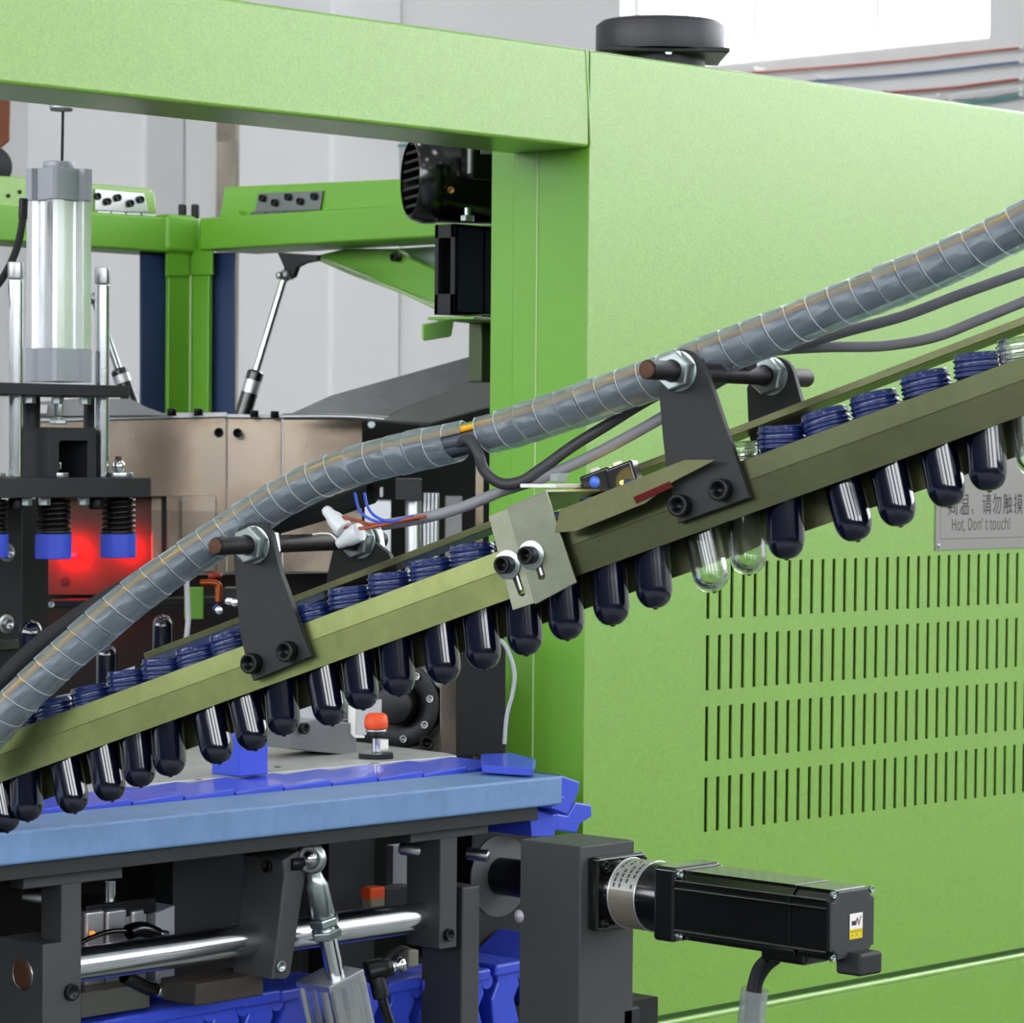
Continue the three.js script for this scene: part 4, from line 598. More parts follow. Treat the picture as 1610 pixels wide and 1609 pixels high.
// ================================================================ oven behind the press
{
  const D = 4.22, nO = v3(-0.70, 0, 0.71).normalize().negate(), pO = U(250, 800, D), nA = v3(-0.64, 0, 0.77).normalize().negate();   // panels look towards the opening
  const ov = thing('oven_housing', 'brownish stainless oven housing of bolted panels behind the press', 'oven', U(250, 935, D));
  const panels = []; const P = (name, px, p, n, t, m, l) => panels[panels.push(part(ov, name, slab(px, p, n, t, 0.0008), m, l ? { label: l } : {})) - 1];
  P('upper_panel', [[48, 664], [355.5, 656], [355.5, 800], [355, 905], [262, 905], [262, 781], [48, 781]], pO, nA, 0.004, M.stainless);
  P('upper_panel', [[357.5, 656], [443, 656], [443, 900], [357.5, 900]], pO.clone().add(v3(0.02, 0, 0.02)), nO, 0.004, M.stainless);
  P('upper_panel', [[445, 657], [570, 658], [570, 900], [445, 900]], pO.clone().add(v3(0.0, 0, 0.05)), nO, 0.004, M.stainless);
  P('top_flange', [[40, 652], [357, 648], [357, 656], [40, 664]], pO.clone().addScaledVector(nA, -0.008), nA, 0.02, M.steel);
  P('top_flange', [[357, 651], [640, 655], [640, 660], [357, 657]], pO.clone().addScaledVector(nO, -0.012), nO, 0.02, M.steel);
  P('recessed_panel', [[60, 776], [262, 776], [262, 936], [76, 936]], pO.clone().addScaledVector(nA, 0.045), nA, 0.004, stdm(0x4a2a22, 0.42, 0.4, { map: rep(wearTex, 0.2) }));  // dark brown also carries the shade inside the recess
  P('side_strip', [[238, 780], [256, 780], [256, 884], [238, 884]], pO.clone().addScaledVector(nA, 0.035), nA, 0.006, M.stainless);
  P('side_strip', [[264, 780], [282, 780], [282, 900], [264, 900]], pO.clone().addScaledVector(nA, -0.016), nA, 0.006, M.stainless);
  P('cover_panel', [[285, 779], [340, 779], [340, 900], [285, 900]], pO.clone().addScaledVector(nA, -0.008), nA, 0.007, M.stainless);
  P('cover_panel', [[386, 779], [441, 779], [441, 900], [386, 900]], pO.clone().addScaledVector(nO, -0.004), nO, 0.007, M.stainless);
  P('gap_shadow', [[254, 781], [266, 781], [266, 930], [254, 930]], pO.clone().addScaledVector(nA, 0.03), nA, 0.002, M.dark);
  for (const [px, py, p, n, w] of [[288, 786, -0.009, nA, 0], [391, 786, -0.005, nO, 1]]) part(panels.filter((q) => q.name === 'cover_panel')[w], 'panel_screw', capScrew(on(px, py, pO.clone().addScaledVector(n, p), n), n.clone().negate(), 0.0028, 0.002), M.steel);
  for (const [px, py, n, o, w] of [[344, 680, nA, 0, 0], [374, 681, nO, 0.028, 1]]) part(panels.filter((q) => q.name === 'upper_panel')[w], 'panel_bolt', capScrew(on(px, py, pO.clone().addScaledVector(n, -o), n), n.clone().negate(), 0.0062, 0.009), M.oxide);
  for (const [px, py, w] of [[270, 650, 0.006], [312, 650, 0.006], [400, 652, 0.0055], [432, 653, 0.0055], [516, 651, 0.008], [584, 651, 0.0085]]) { const p = U(px, py + 4, D - 0.04); part(ov, 'top_bolt', capScrew(p, Y, w, w * 1.6), M.oxide); }
  P('roof_sheet', [[50, 655], [60, 632], [120, 627], [205, 627], [232, 641], [266, 653]], pO.clone().addScaledVector(nA, -0.03), nA, 0.004, M.sheet);
  P('roof_tab', [[52, 651], [62, 636], [76, 636], [74, 651]], pO.clone().addScaledVector(nA, -0.045), nA, 0.004, M.steel);
  part(panels.find((q) => q.name === 'recessed_panel'), 'panel_hole', lathe([[0, 0], [0.006, 0], [0.006, 0.001], [0, 0.001]].reverse(), on(103, 914, pO.clone().addScaledVector(nA, 0.044), nA), nA.clone().negate(), 20), M.dark);
  // dark inner space right of the oven
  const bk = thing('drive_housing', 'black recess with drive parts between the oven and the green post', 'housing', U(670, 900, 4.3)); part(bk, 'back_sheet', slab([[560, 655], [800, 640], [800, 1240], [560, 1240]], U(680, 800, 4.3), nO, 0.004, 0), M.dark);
  part(bk, 'shelf_edge', slab([[655, 675], [704, 679], [704, 690], [655, 689]], U(680, 690, 4.0), nO, 0.01, 0.0005), M.sheet); part(bk, 'recess_bolt', hexHead(U(584, 668, 4.05), nO.clone().negate(), 0.009, 0.005), M.zinc);
  const st = thing('stainless_post', 'narrow brownish stainless post in the opening left of the green cabinet post', 'post', U(752, 900, 3.75)); part(st, 'post_body', boxAt(U(754, 800, 3.75).setY(U(754, 716, 3.75).y / 2), X.clone().applyAxisAngle(Y, 0.78), Y, Z.clone().applyAxisAngle(Y, 0.78), 0.023, U(754, 716, 3.75).y, 0.01, 0.0008), M.stainless);
  // bright aluminium cylinders behind the splice
  const al = thing('aluminium_cylinder', 'bright aluminium block cylinder behind the far rail, left of the joint plates', 'cylinder', U(640, 905, 3.6));
  const ax = X.clone().applyAxisAngle(Y, 0.8), az = Z.clone().applyAxisAngle(Y, 0.8), bb = (px0, px1, py0, py1, d, dep, m, n) => { const a = U(px0, py0, d), b = U(px1, py1, d); part(al, n, boxAt(a.clone().add(b).multiplyScalar(0.5), ax, Y, az, a.clone().sub(b).setY(0).length(), Math.abs(a.y - b.y), dep, 0.0012), m); };
  bb(552, 636, 786, 960, 3.6, 0.03, M.alu, 'cylinder_body'); bb(663, 690, 775, 960, 3.6, 0.02, M.aluMatte, 'ribbed_block'); for (let k = 0; k < 4; k++) bb(666 + k * 6, 668.5 + k * 6, 775, 960, 3.585, 0.004, M.alu, 'rib'); bb(690, 735, 780, 960, 3.62, 0.02, M.sheet, 'side_plate');
  { const a = U(650, 775, 3.58), b = U(650, 960, 3.58); part(al, 'tie_rod', rod(b, a, 0.0092, 24), M.alu); }
  bb(545, 740, 752, 786, 3.62, 0.03, M.black, 'head_block'); bb(560, 640, 766, 782, 3.58, 0.004, M.aluMatte, 'head_cover');
  // red heater glow inside the oven
  const hl = thing('heater_lamp', 'glowing red heater lamp in front of the lower oven panel', 'lamp', U(112, 872, D - 0.03)); const lampAt = on(117, 873, pO.clone().addScaledVector(nA, 0.02), nA);
  part(hl, 'lamp_glass', new THREE.SphereGeometry(0.0055, 20, 14).translate(lampAt.x, lampAt.y, lampAt.z), stdm(0xff2020, 0.3, 0, { emissive: 0xff2038, emissiveIntensity: 3 })); part(hl, 'lamp_holder', rod(lampAt.clone().addScaledVector(nA, 0.004), lampAt.clone().addScaledVector(nA, 0.026), 0.004, 14), M.oxide);
  const glow = (p, e) => { const l = new THREE.SpotLight(0xff0610, e, 0, 1.25, 0.6, 2); l.position.copy(p).addScaledVector(nA, -0.012); l.target.position.copy(p).addScaledVector(nA, 1).add(v3(0, -0.25, 0)); l.castShadow = true; scene.add(l, l.target); };
  glow(lampAt, 0.17);
  const hl2 = thing('heater_lamp', 'second red heater lamp hidden behind the right blue pusher', 'lamp', U(205, 862, D - 0.03)); const lampB = on(205, 866, pO.clone().addScaledVector(nA, 0.02), nA); part(hl2, 'lamp_glass', new THREE.SphereGeometry(0.0045, 20, 14).translate(lampB.x, lampB.y, lampB.z), stdm(0xff2020, 0.3, 0, { emissive: 0xff2038, emissiveIntensity: 2 }));
  glow(lampB, 0.1);
  // dark machine body under the oven
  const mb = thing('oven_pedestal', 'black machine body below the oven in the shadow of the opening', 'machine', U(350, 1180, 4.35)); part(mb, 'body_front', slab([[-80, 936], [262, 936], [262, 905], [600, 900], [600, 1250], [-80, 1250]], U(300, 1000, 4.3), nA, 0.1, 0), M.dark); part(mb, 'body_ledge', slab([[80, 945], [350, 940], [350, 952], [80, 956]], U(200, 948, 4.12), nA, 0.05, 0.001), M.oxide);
  for (const [px, py] of [[40, 953], [81, 951], [139, 950]]) part(mb, 'ledge_bolt', capScrew(U(px, py, 4.11), nA.clone().negate(), 0.004, 0.004), M.zinc);
  const gg = thing('green_guard', 'small green guard strip seen under the wrapped hose', 'guard', U(307, 975, 4.0)); part(gg, 'guard_sheet', slab([[290, 924], [320, 924], [320, 974], [290, 974]], U(305, 950, 4.0), nA, 0.01, 0.001), M.greenSmooth);
  const tb = thing('pneumatic_tube', 'pale grey pneumatic tube hanging down behind the guard strip', 'tube', U(294, 1010, 3.7)); part(tb, 'tube_run', tube([[293, 905], [294, 940], [296, 970], [294, 1000], [290, 1030], [288, 1130], [290, 1230], [290, 1700], [290, 2600]].map(([x, y]) => U(x, y, 3.7)), 0.0032, 24, 10), stdm(0xb9bcc0, 0.4));
  const cf = thing('copper_elbow', 'copper coloured pipe elbow left of the lower front bracket', 'fitting', U(345, 945, 3.9)); part(cf, 'elbow_pipe', tube([[315, 917], [335, 917], [343, 920], [344, 930], [344, 946]].map(([x, y]) => U(x, y, 3.9)), 0.0045, 24, 12), stdm(0xa8522a, 0.35, 0.8)); part(cf, 'red_cap', lathe([[0, 0], [0.008, 0], [0.009, 0.006], [0, 0.008]].reverse(), U(338, 910, 3.92), Y, 16), stdm(0x9c1d14, 0.5));
  const vb = thing('valve_block', 'dark valve block with nickel fittings behind the lower front bracket', 'valve', U(365, 955, 3.85)); part(vb, 'block_body', boxAt(U(372, 938, 3.85), ax, Y, az, 0.04, 0.022, 0.03, 0.002), M.oxide); for (const [px, py] of [[360, 946], [369, 948], [344, 960]]) part(vb, 'nickel_fitting', rod(U(px, py, 3.82), U(px, py, 3.80), 0.005, 16, 0.001), M.chrome); part(vb, 'blue_collar', rod(U(338, 962, 3.83), U(346, 955, 3.83), 0.006, 16), stdm(0x232a86, 0.4));
  // preforms upside down on the carriers
  [[49, 975, 'at the left edge below the press'], [256, 966, 'between hose and guard strip'], [168, 1012, 'mostly hidden behind the wrapped hose']].forEach(([px, py, w]) => {
    const t = U(px, py, px < 60 ? 3.5 : 3.95); preform('navy', t, v3(0, -1, 0), `navy preform standing upside down on a carrier, ${w}`, 'upside down preforms');
    const y0 = t.y - PR.L - 0.012, o = thing('preform_mandrel', `black mandrel under the upside down preform, ${w}`, 'mandrel', v3(t.x, 0.9, t.z)); part(o, 'mandrel_rod', rod(v3(t.x, 0.9, t.z), v3(t.x, y0, t.z), 0.0105, 20), M.dark); part(o, 'mandrel_foot', box(t.x - 0.03, t.x + 0.03, 0, 0.9, t.z - 0.03, t.z + 0.03, 0.002), M.dark);
  });
  [[300, 1052], [130, 1075]].forEach(([px, py], i) => { const o = thing('carrier_bar', `pale steel carrier bar below the guard strip, ${i ? 'left' : 'right'} one`, 'bar', U(px, py, 3.5)); part(o, 'bar_body', slab(i ? [[88, 1096], [128, 1088], [128, 1098], [92, 1104]] : [[190, 1056], [212, 1048], [212, 1058], [192, 1062]], U(px, py, 3.5), nA, 0.01, 0.001), M.alu); const f = U(i ? 110 : 202, i ? 1096 : 1056, 3.5); part(o, 'bar_post', rod(v3(f.x, 0, f.z), v3(f.x, f.y - 0.002, f.z), 0.005, 14), M.dark); });
}
// ================================================================ blue bar, chain and the table behind it
const ZB = U(880, 1230, 3.1).z;                                     // front face of the blue bar
const BAR_T = (UZ(400, 1263, ZB).y + UZ(878, 1226, ZB).y) / 2, BAR_B = (UZ(0, 1365, ZB).y + UZ(843, 1269, ZB).y) / 2;
const zBarBack = UY(600, 1228, BAR_T).z, yTab = BAR_T + 0.002;
{
  const xr = UZ(885, 1245, ZB).x, xl = 0.55;
  const bar = thing('blue_bar', 'long light blue plastic guide bar along the front of the table', 'bar', v3((xr + xl) / 2, BAR_B, ZB));
  part(bar, 'bar_body', box(xl, xr, BAR_B, BAR_T, zBarBack, ZB, 0.003), M.blueBar);
  const base = thing('bar_support', 'black steel strip below the light blue guide bar', 'support', v3(1.5, BAR_B, ZB - 0.01)); const yS = UZ(600, 1318, ZB - 0.008).y;
  part(base, 'support_strip', box(xl, UZ(846, 1276, ZB - 0.008).x, yS, BAR_B - 0.0005, ZB - 0.1, ZB - 0.008, 0.001), M.blackGrey); part(base, 'support_flange', box(xl, xr - 0.05, yS - 0.004, yS, ZB - 0.11, ZB - 0.05, 0), M.black);
  // plastic chain: flat links behind the bar, round the end, and back below
  const link = (label, pos, ang, wdt = 0.06) => {
    const o = thing('chain_link', label, 'chain link', pos, 'blue plastic chain links'); o.rotation.z = ang;
    const mk = (n, g) => { const m = new THREE.Mesh(flatUV(clean(g)), M.bluePlastic); m.name = n; m.castShadow = m.receiveShadow = true; o.add(m); };
    mk('link_plate', new RoundedBoxGeometry(wdt - 0.0015, 0.010, 0.082, 2, 0.0012).rotateZ(0.055).translate(0, 0.003, 0)); mk('link_hinge', new THREE.CylinderGeometry(0.009, 0.009, 0.05, 20).rotateX(Math.PI / 2).translate(-wdt * 0.42, -0.012, 0)); mk('link_leg', new RoundedBoxGeometry(0.014, 0.02, 0.07, 2, 0.002).translate(wdt * 0.2, -0.01, 0));
    return o;
  };
  const zc = zBarBack - 0.043, x1 = UZ(755, 1200, zc).x; let n = 0;
  for (let x = x1 - 0.03; x > UZ(-50, 1290, zc).x; x -= 0.0605) { const o = link(n ? `blue chain link flat behind the bar, ${['', 'second', 'third', 'fourth', 'fifth', 'sixth', 'seventh', 'eighth', 'ninth', 'tenth', 'eleventh', 'twelfth', 'thirteenth', 'fourteenth', 'fifteenth', 'sixteenth', 'seventeenth'][n] || n} from the right end` : 'blue chain link lying flat behind the bar, last before the right end', v3(x, yTab - 0.006, zc), 0); n++; void o; }
  // the links that turn round the end of the bar
  const turn = (label, px, z, thick, extra) => { const o = thing('chain_link', label, 'chain link', UZ(...px[0], z), 'blue plastic chain links'); part(o, 'link_plate', plateZ(px, z, thick, 0.0015), M.bluePlastic); if (extra) part(o, 'link_rib', plateZ(extra, z + 0.002, thick, 0.001), M.bluePlastic); };
  { const o = thing('chain_link', 'blue chain link tilting up at the right end of the table', 'chain link', UY(790, 1200, yTab + 0.006), 'blue plastic chain links'); const y = yTab + 0.008, q = [[756, 1186], [806, 1184], [842, 1194], [838, 1208], [758, 1203]].map((p) => UY(...p, y)); part(o, 'link_plate', extrude2(q.map((p) => [p.x, -p.z]).reverse(), 0.008, 0.001).rotateX(-Math.PI / 2).translate(0, y - 0.008, 0), M.bluePlastic); part(o, 'link_side', plateZ([[838, 1194], [843, 1195], [840, 1209], [836, 1210]], q[2].z, 0.02, 0.0005), M.bluePlastic); }
  turn('blue chain link turning down round the end of the bar, upper one', [[881, 1219], [912, 1230], [910, 1246], [893, 1282], [866, 1271], [882, 1262]], ZB - 0.03, 0.08, [[881, 1250], [889, 1255], [884, 1263], [879, 1263]]);
  turn('blue chain link turning down round the end of the bar, lower one', [[893, 1283], [905, 1262], [930, 1266], [931, 1284], [912, 1296], [907, 1310], [872, 1306], [876, 1280]], ZB - 0.05, 0.08, [[833, 1272], [876, 1282], [872, 1316], [836, 1316]]);
  // lower run of the chain, seen under the rods
  const zl = ZB - 0.13; let m = 0;
  for (const [px, py, ang] of [[96, 1612, 0.02], [152, 1601, 0.02], [208, 1591, 0.03], [264, 1580, 0.03], [318, 1571, 0.02], [372, 1563, 0.02], [428, 1555, 0.02], [484, 1549, 0.02], [540, 1545, 0.02], [596, 1543, 0.02], [650, 1538, 0.02], [706, 1530, 0.02], [762, 1516, 0.02], [808, 1492, 0.5]]) {
    const p = UZ(px, py, zl), o = thing('chain_link', `blue chain link of the lower run, ${['first', 'second', 'third', 'fourth', 'fifth', 'sixth', 'seventh', 'eighth', 'ninth', 'tenth', 'eleventh', 'twelfth', 'thirteenth', 'fourteenth'][m++]} from the left`, 'chain link', p, 'blue plastic chain links of the lower run'); o.rotation.z = ang;
    const mk = (nm, g) => { const q = new THREE.Mesh(flatUV(clean(g)), M.bluePlastic); q.name = nm; q.castShadow = q.receiveShadow = true; o.add(q); };
    mk('link_plate', new RoundedBoxGeometry(0.045, 0.012, 0.075, 2, 0.003).translate(0, 0, 0)); mk('link_leg', extrude2([[-0.018, -0.06], [-0.021, -0.03], [-0.012, -0.014], [-0.012, -0.004], [0.016, -0.004], [0.02, -0.02], [0.012, -0.034], [0.02, -0.06]], 0.05, 0.002).translate(0, 0, -0.02)); mk('link_hinge', new THREE.CylinderGeometry(0.008, 0.008, 0.06, 18).rotateX(Math.PI / 2).translate(0.024, -0.008, 0));
  }
  // pale table plate
  const tp = [[-120, 1300], [150, 1262], [745, 1191], [640, 1176], [420, 1172], [150, 1180], [-120, 1200]].map((q) => UY(...q, yTab + 0.004));
  const zf = zBarBack - 0.085, tab = thing('table_plate', 'pale grey table plate behind the blue chain under the chute', 'table', v3(tp[2].x, yTab - 0.01, zf));
  part(tab, 'plate_body', extrude2([[0.75, -zf], [tp[2].x, -zf], [tp[2].x + 0.01, -zf + 0.02], [tp[2].x + 0.05, -zf + 0.42], [0.75, -zf + 0.42]], 0.014, 0.001).rotateX(-Math.PI / 2).translate(0, yTab - 0.01, 0), M.plate);
  for (const [px, py] of [[437, 1206], [312, 1226], [590, 1200]]) part(tab, 'plate_hole', lathe([[0.004, 0], [0, 0]], UY(px, py, yTab + 0.0044), Y, 14), M.dark);
  const leg = thing('table_pedestal', 'black steel frame that carries the table plate from below', 'frame', v3(1.9, 0, zf - 0.2)); part(leg, 'frame_beam', box(0.75, tp[2].x, yTab - 0.09, yTab - 0.0105, zf - 0.3, zf - 0.2, 0.002), M.dark); for (const x of [0.9, tp[2].x - 0.1]) part(leg, 'frame_leg', box(x, x + 0.08, 0, yTab - 0.09, zf - 0.29, zf - 0.21, 0.002), M.dark);
  // things on the table
  const on2 = (px, py) => UY(px, py, yTab + 0.004);
  { const p = on2(591, 1192), d = p.clone().sub(EYE).dot(ray(591, 1192)) / ray(591, 1192).lengthSq(), h = (py) => U(591, py, d).y, w = (q) => q / FPX * d;
    const o = thing('adjusting_knob', 'orange knob on a chrome stem with black hexagon foot on the table plate', 'knob', p);
    part(o, 'hexagon_foot', [hexHead(p, Y, w(54), h(1184) - p.y, 0, 0.3)], M.oxide); part(o, 'chrome_stem', rod(v3(p.x, h(1184), p.z), v3(p.x, h(1152), p.z), w(6.5), 20), M.chrome); part(o, 'black_collar', rod(v3(p.x, h(1160), p.z), v3(p.x, h(1151), p.z), w(15), 24), M.oxide); part(o, 'steel_collar', rod(v3(p.x, h(1151.5), p.z), v3(p.x, h(1146), p.z), w(17), 28), M.zinc);
    const k = [[0, 0], [w(16), 0], [w(18.5), w(4)], [w(19), w(12)], [w(17.5), w(21)], [w(13), w(25.5)], [0, w(26.5)]]; part(o, 'orange_cap', lathe(k, v3(p.x, h(1147), p.z), Y, 20), M.orange, { label: 'orange cap' }); }
  { const a = on2(376, 1222), o = thing('blue_block', 'bright blue plastic block standing on the table plate under the chute', 'block', a); const A = UZ(352, 1204, a.z), B = UZ(376, 1220, a.z), C = UZ(422, 1160, a.z); part(o, 'block_body', box(B.x, C.x, a.y, UZ(376, 1164, a.z).y, a.z - 0.04, a.z, 0.0015), M.bluePlastic); void A; part(o, 'block_lip', box(B.x - 0.002, B.x + 0.018, a.y + 0.024, UZ(376, 1156, a.z).y, a.z - 0.03, a.z - 0.012, 0.001), M.bluePlastic); }
  // grey bracket, white plate, gear flange, stainless edge and black plate at the back
  const mk = (nm, l, c, px, z, t, m, pn) => { const o = thing(nm, l, c, UZ(...px[0], z)); part(o, pn, plateZ(px, z, t, 0.0012), m); return o; };
  const zb2 = on2(560, 1182).z;
  const gbk = mk('grey_block', 'grey metal block behind the orange knob on the table plate', 'block', [[455, 1140], [500, 1131], [560, 1138], [562, 1189], [500, 1183], [455, 1178]], zb2 + 0.01, 0.05, stdm(0x6d7072, 0.45, 0.5), 'block_body');
  part(gbk, 'block_screw', capScrew(UZ(475, 1145, zb2 + 0.01), Z, 0.006, 0.006), M.oxide);
  const mbk = mk('metal_block', 'pale machined block above the grey block under the chute', 'block', [[468, 1098], [500, 1092], [550, 1100], [548, 1134], [470, 1134]], zb2 - 0.02, 0.03, M.alu, 'block_body'); part(mbk, 'block_edge', plateZ([[470, 1132], [550, 1132], [550, 1138], [470, 1138]], zb2 - 0.015, 0.03, 0.0005), M.zinc);
  const wbk = mk('white_bracket', 'thin white bent bracket between grey block and orange knob', 'bracket', [[553, 1110], [560, 1110], [560, 1156], [574, 1157], [574, 1161], [558, 1161], [553, 1155]], zb2 + 0.012, 0.006, M.white, 'bracket_sheet'); part(wbk, 'bracket_face', plateZ([[560, 1104], [600, 1100], [600, 1156], [560, 1156]], zb2 - 0.0, 0.002, 0), M.alu); part(wbk, 'bracket_foot', plateZ([[596, 1164], [611, 1163], [611, 1182], [596, 1183]], zb2 - 0.0, 0.01, 0.0005), M.white);
  { const nF = v3(-0.9, 0.05, 0.45).normalize(), c = U(632, 1108, 3.45), o = thing('gear_flange', 'round black gear flange with bolts behind the orange knob', 'flange', c), R = 68 / FPX * 3.45;
    const disc = part(o, 'flange_disc', lathe([[0, 0.006], [R * 0.5, 0.006], [R * 0.55, 0.012], [R * 0.97, 0.012], [R, 0.009], [R, -0.02], [0, -0.02]].reverse(), c, nF, 56), M.oxide); part(o, 'flange_hub', lathe([[0, 0.03], [R * 0.42, 0.03], [R * 0.46, 0.026], [R * 0.46, 0], [0, 0]].reverse(), c, nF, 40), M.oxide);
    const [fx, fy] = axes(nF); for (let k = 0; k < 8; k++) { const a = k / 8 * Math.PI * 2 + 0.2; part(disc, 'flange_bolt', capScrew(c.clone().addScaledVector(fx, Math.cos(a) * R * 0.8).addScaledVector(fy, Math.sin(a) * R * 0.8).addScaledVector(nF, 0.011), nF, 0.0042, 0.004), M.steel); } }
  const ste = thing('stainless_edge', 'brownish stainless upright edge right of the black gear flange', 'post', U(704, 1190, 3.42)); part(ste, 'edge_body', slab([[692, 960], [717, 960], [717, 1190], [692, 1186]], U(704, 1100, 3.42), v3(0.7, 0, -0.71).normalize(), 0.02, 0.001), M.stainless); part(ste, 'edge_screw', capScrew(U(671, 1168, 3.42), v3(-0.7, 0, 0.71).normalize(), 0.008, 0.008), M.oxide);
  part(ste, 'edge_base', slab([[600, 1040], [692, 1000], [692, 1186], [640, 1178], [600, 1170]], U(650, 1110, 3.5), v3(0.7, 0, -0.71).normalize(), 0.02, 0.001), stdm(0x6a645c, 0.45, 0.7));
  const bp = thing('black_plate', 'dark plate between the stainless edge and the green cabinet post', 'plate', U(755, 1190, 3.36)); part(bp, 'plate_body', slab([[718, 985], [789, 985], [795, 1020], [795, 1186], [718, 1190]], U(755, 1100, 3.36), v3(0.7, 0, -0.71).normalize(), 0.012, 0.001), M.dark);
  const gc = thing('grey_wire', 'thin grey wire hanging in front of the green post beside the dark plate', 'wire', U(797, 1015, 3.3)); part(gc, 'wire_run', tube([[778, 1000], [792, 1012], [803, 1035], [809, 1060], [806, 1090], [797, 1125], [793, 1170]].map(([x, y]) => U(x, y, 3.3)), 0.0022, 40, 8), stdm(0xa7abaf, 0.45));
}
// ================================================================ drive parts below the blue bar
{
  const zT = ZB - 0.03, mk = (n, l, c, b, g) => thing(n, l, c, b, g);
  // dark back of the machine below the table
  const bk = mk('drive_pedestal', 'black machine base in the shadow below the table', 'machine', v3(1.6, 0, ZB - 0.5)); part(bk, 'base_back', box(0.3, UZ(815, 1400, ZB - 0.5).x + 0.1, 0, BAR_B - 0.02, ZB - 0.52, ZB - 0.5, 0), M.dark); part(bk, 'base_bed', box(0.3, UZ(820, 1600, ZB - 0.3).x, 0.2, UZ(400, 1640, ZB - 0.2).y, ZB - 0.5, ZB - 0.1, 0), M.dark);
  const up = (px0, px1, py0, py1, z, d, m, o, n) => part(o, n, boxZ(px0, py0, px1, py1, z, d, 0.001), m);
  part(bk, 'shade_panel', boxZ(742, 1284, 848, 1640, ZB - 0.17, 0.03, 0.001), M.dark); up(517, 588, 1325, 1560, ZB - 0.24, 0.03, M.black, bk, 'base_upright'); up(618, 640, 1330, 1400, ZB - 0.3, 0.01, M.aluMatte, bk, 'pale_strip'); up(272, 385, 1340, 1560, ZB - 0.28, 0.03, M.black, bk, 'base_upright'); up(588, 648, 1400, 1470, ZB - 0.26, 0.02, M.dark, bk, 'base_block');  // box behind the disc is an added dark panel standing for shade
  // T-shaped brackets that carry the round rail
  const t2 = mk('rail_bracket', 'dark T-shaped bracket at the right end of the chrome rod under the bar', 'bracket', UZ(693, 1495, zT));
  part(t2, 'cross_plate', plateZ([[646, 1307], [768, 1292], [768, 1311], [646, 1326]], zT, 0.02, 0.001), M.cast);
  { const a = UZ(693, 1400, zT), b = UZ(720, 1400, zT), yb = UZ(700, 1493, zT).y, yt = UZ(700, 1318, zT).y; const stem2 = part(t2, 'bracket_stem', box(a.x, b.x, yb, yt, zT - 0.047, zT - 0.001, 0.0015), M.cast); part(stem2, 'stem_screw', capScrew(UZ(704, 1470, zT - 0.001), Z, 0.0062, 0.004), M.oxide); }
  const t1 = mk('rail_bracket', 'dark T-shaped bracket at the left end of the chrome rod with an end block', 'bracket', UZ(70, 1600, zT));
  part(t1, 'cross_plate', plateZ([[37, 1379], [193, 1359], [193, 1381], [37, 1399]], zT, 0.02, 0.001), M.cast);
  { const a = UZ(98, 1400, zT), b = UZ(130, 1400, zT); part(t1, 'bracket_stem', box(a.x, b.x, UZ(100, 1650, zT).y, UZ(100, 1390, zT).y, zT - 0.03, zT - 0.001, 0.0015), M.cast);
    const e0 = UZ(68, 1486, zT), e1 = UZ(130, 1475, zT), y0 = UZ(68, 1660, zT).y; const eb = part(t1, 'end_block', box(e0.x, e1.x - 0.001, y0, e0.y, zT - 0.062, zT - 0.0005, 0.001), M.cast); void e1;
    const pin = UX(37, 1532, e0.x); part(eb, 'pin_end', [lathe([[0, 0.003], [0.0105, 0.003], [0.0125, 0.0015], [0.0125, 0]].reverse(), pin, v3(-1, 0, 0), 32)], M.copper); part(eb, 'pin_ring', new THREE.TorusGeometry(0.0132, 0.001, 10, 40).rotateY(Math.PI / 2).translate(pin.x - 0.0008, pin.y, pin.z), M.steel);
    part(eb, 'block_screw', capScrew(UZ(112, 1560, zT), Z, 0.0075, 0.003), M.oxide); }
  // chrome round rail
  const r0 = UZ(100, 1519, zT - 0.03), r1 = UZ(684, 1440, zT - 0.03), cr = mk('chrome_rod', 'thick polished chrome rod running level below the blue bar', 'rod', r0); const ry = (UZ(130, 1515, zT - 0.03).y + UZ(660, 1443, zT - 0.03).y) / 2;
  part(cr, 'rod_shaft', rod(v3(r0.x, ry, zT - 0.03), v3(r1.x, ry, zT - 0.03), 0.0152, 48), M.chrome);
  // lever arm with rod end and slanted cylinder
  const la = mk('lever_arm', 'dark lever arm clamped on the chrome rod beside the rod end', 'lever', UZ(440, 1540, zT));
  const arm = part(la, 'arm_body', plateZ([[444, 1354], [470, 1338], [481, 1368], [481, 1378], [474, 1420], [457, 1532], [450, 1540], [428, 1540], [437, 1470], [447, 1378]], zT + 0.006, 0.055, 0.0015), M.cast);
  part(arm, 'arm_screw', capScrew(UZ(440, 1520, zT + 0.006), Z, 0.0055, 0.003), M.zinc); part(la, 'arm_pin', rod(UZ(455, 1360, zT + 0.004), UZ(455, 1360, zT + 0.004).add(v3(0.03, 0, 0)), 0.006, 18), M.oxide);
  { const pc = UX(421, 1362, UZ(444, 1360, zT + 0.006).x - 0.0005); part(arm, 'arm_socket', capScrew(pc, v3(-1, 0, 0), 0.006, 0.003), M.oxide); }
  const zc = zT + 0.012, A = UZ(489, 1350, zc), B = UZ(516, 1480, zc), dir = A.clone().sub(B).normalize(), side = Z.clone(), ex = dir.clone().cross(Z).normalize(), P = (q, o = 0) => A.clone().addScaledVector(dir, -q).addScaledVector(Z, o);
  const per = 2.72 / FPX, re = mk('rod_end', 'bright rod end eye with locknuts above the slanted air cylinder', 'rod end', P(0.1)); const nE = v3(-0.93, 0, 0.36).normalize(); void side;
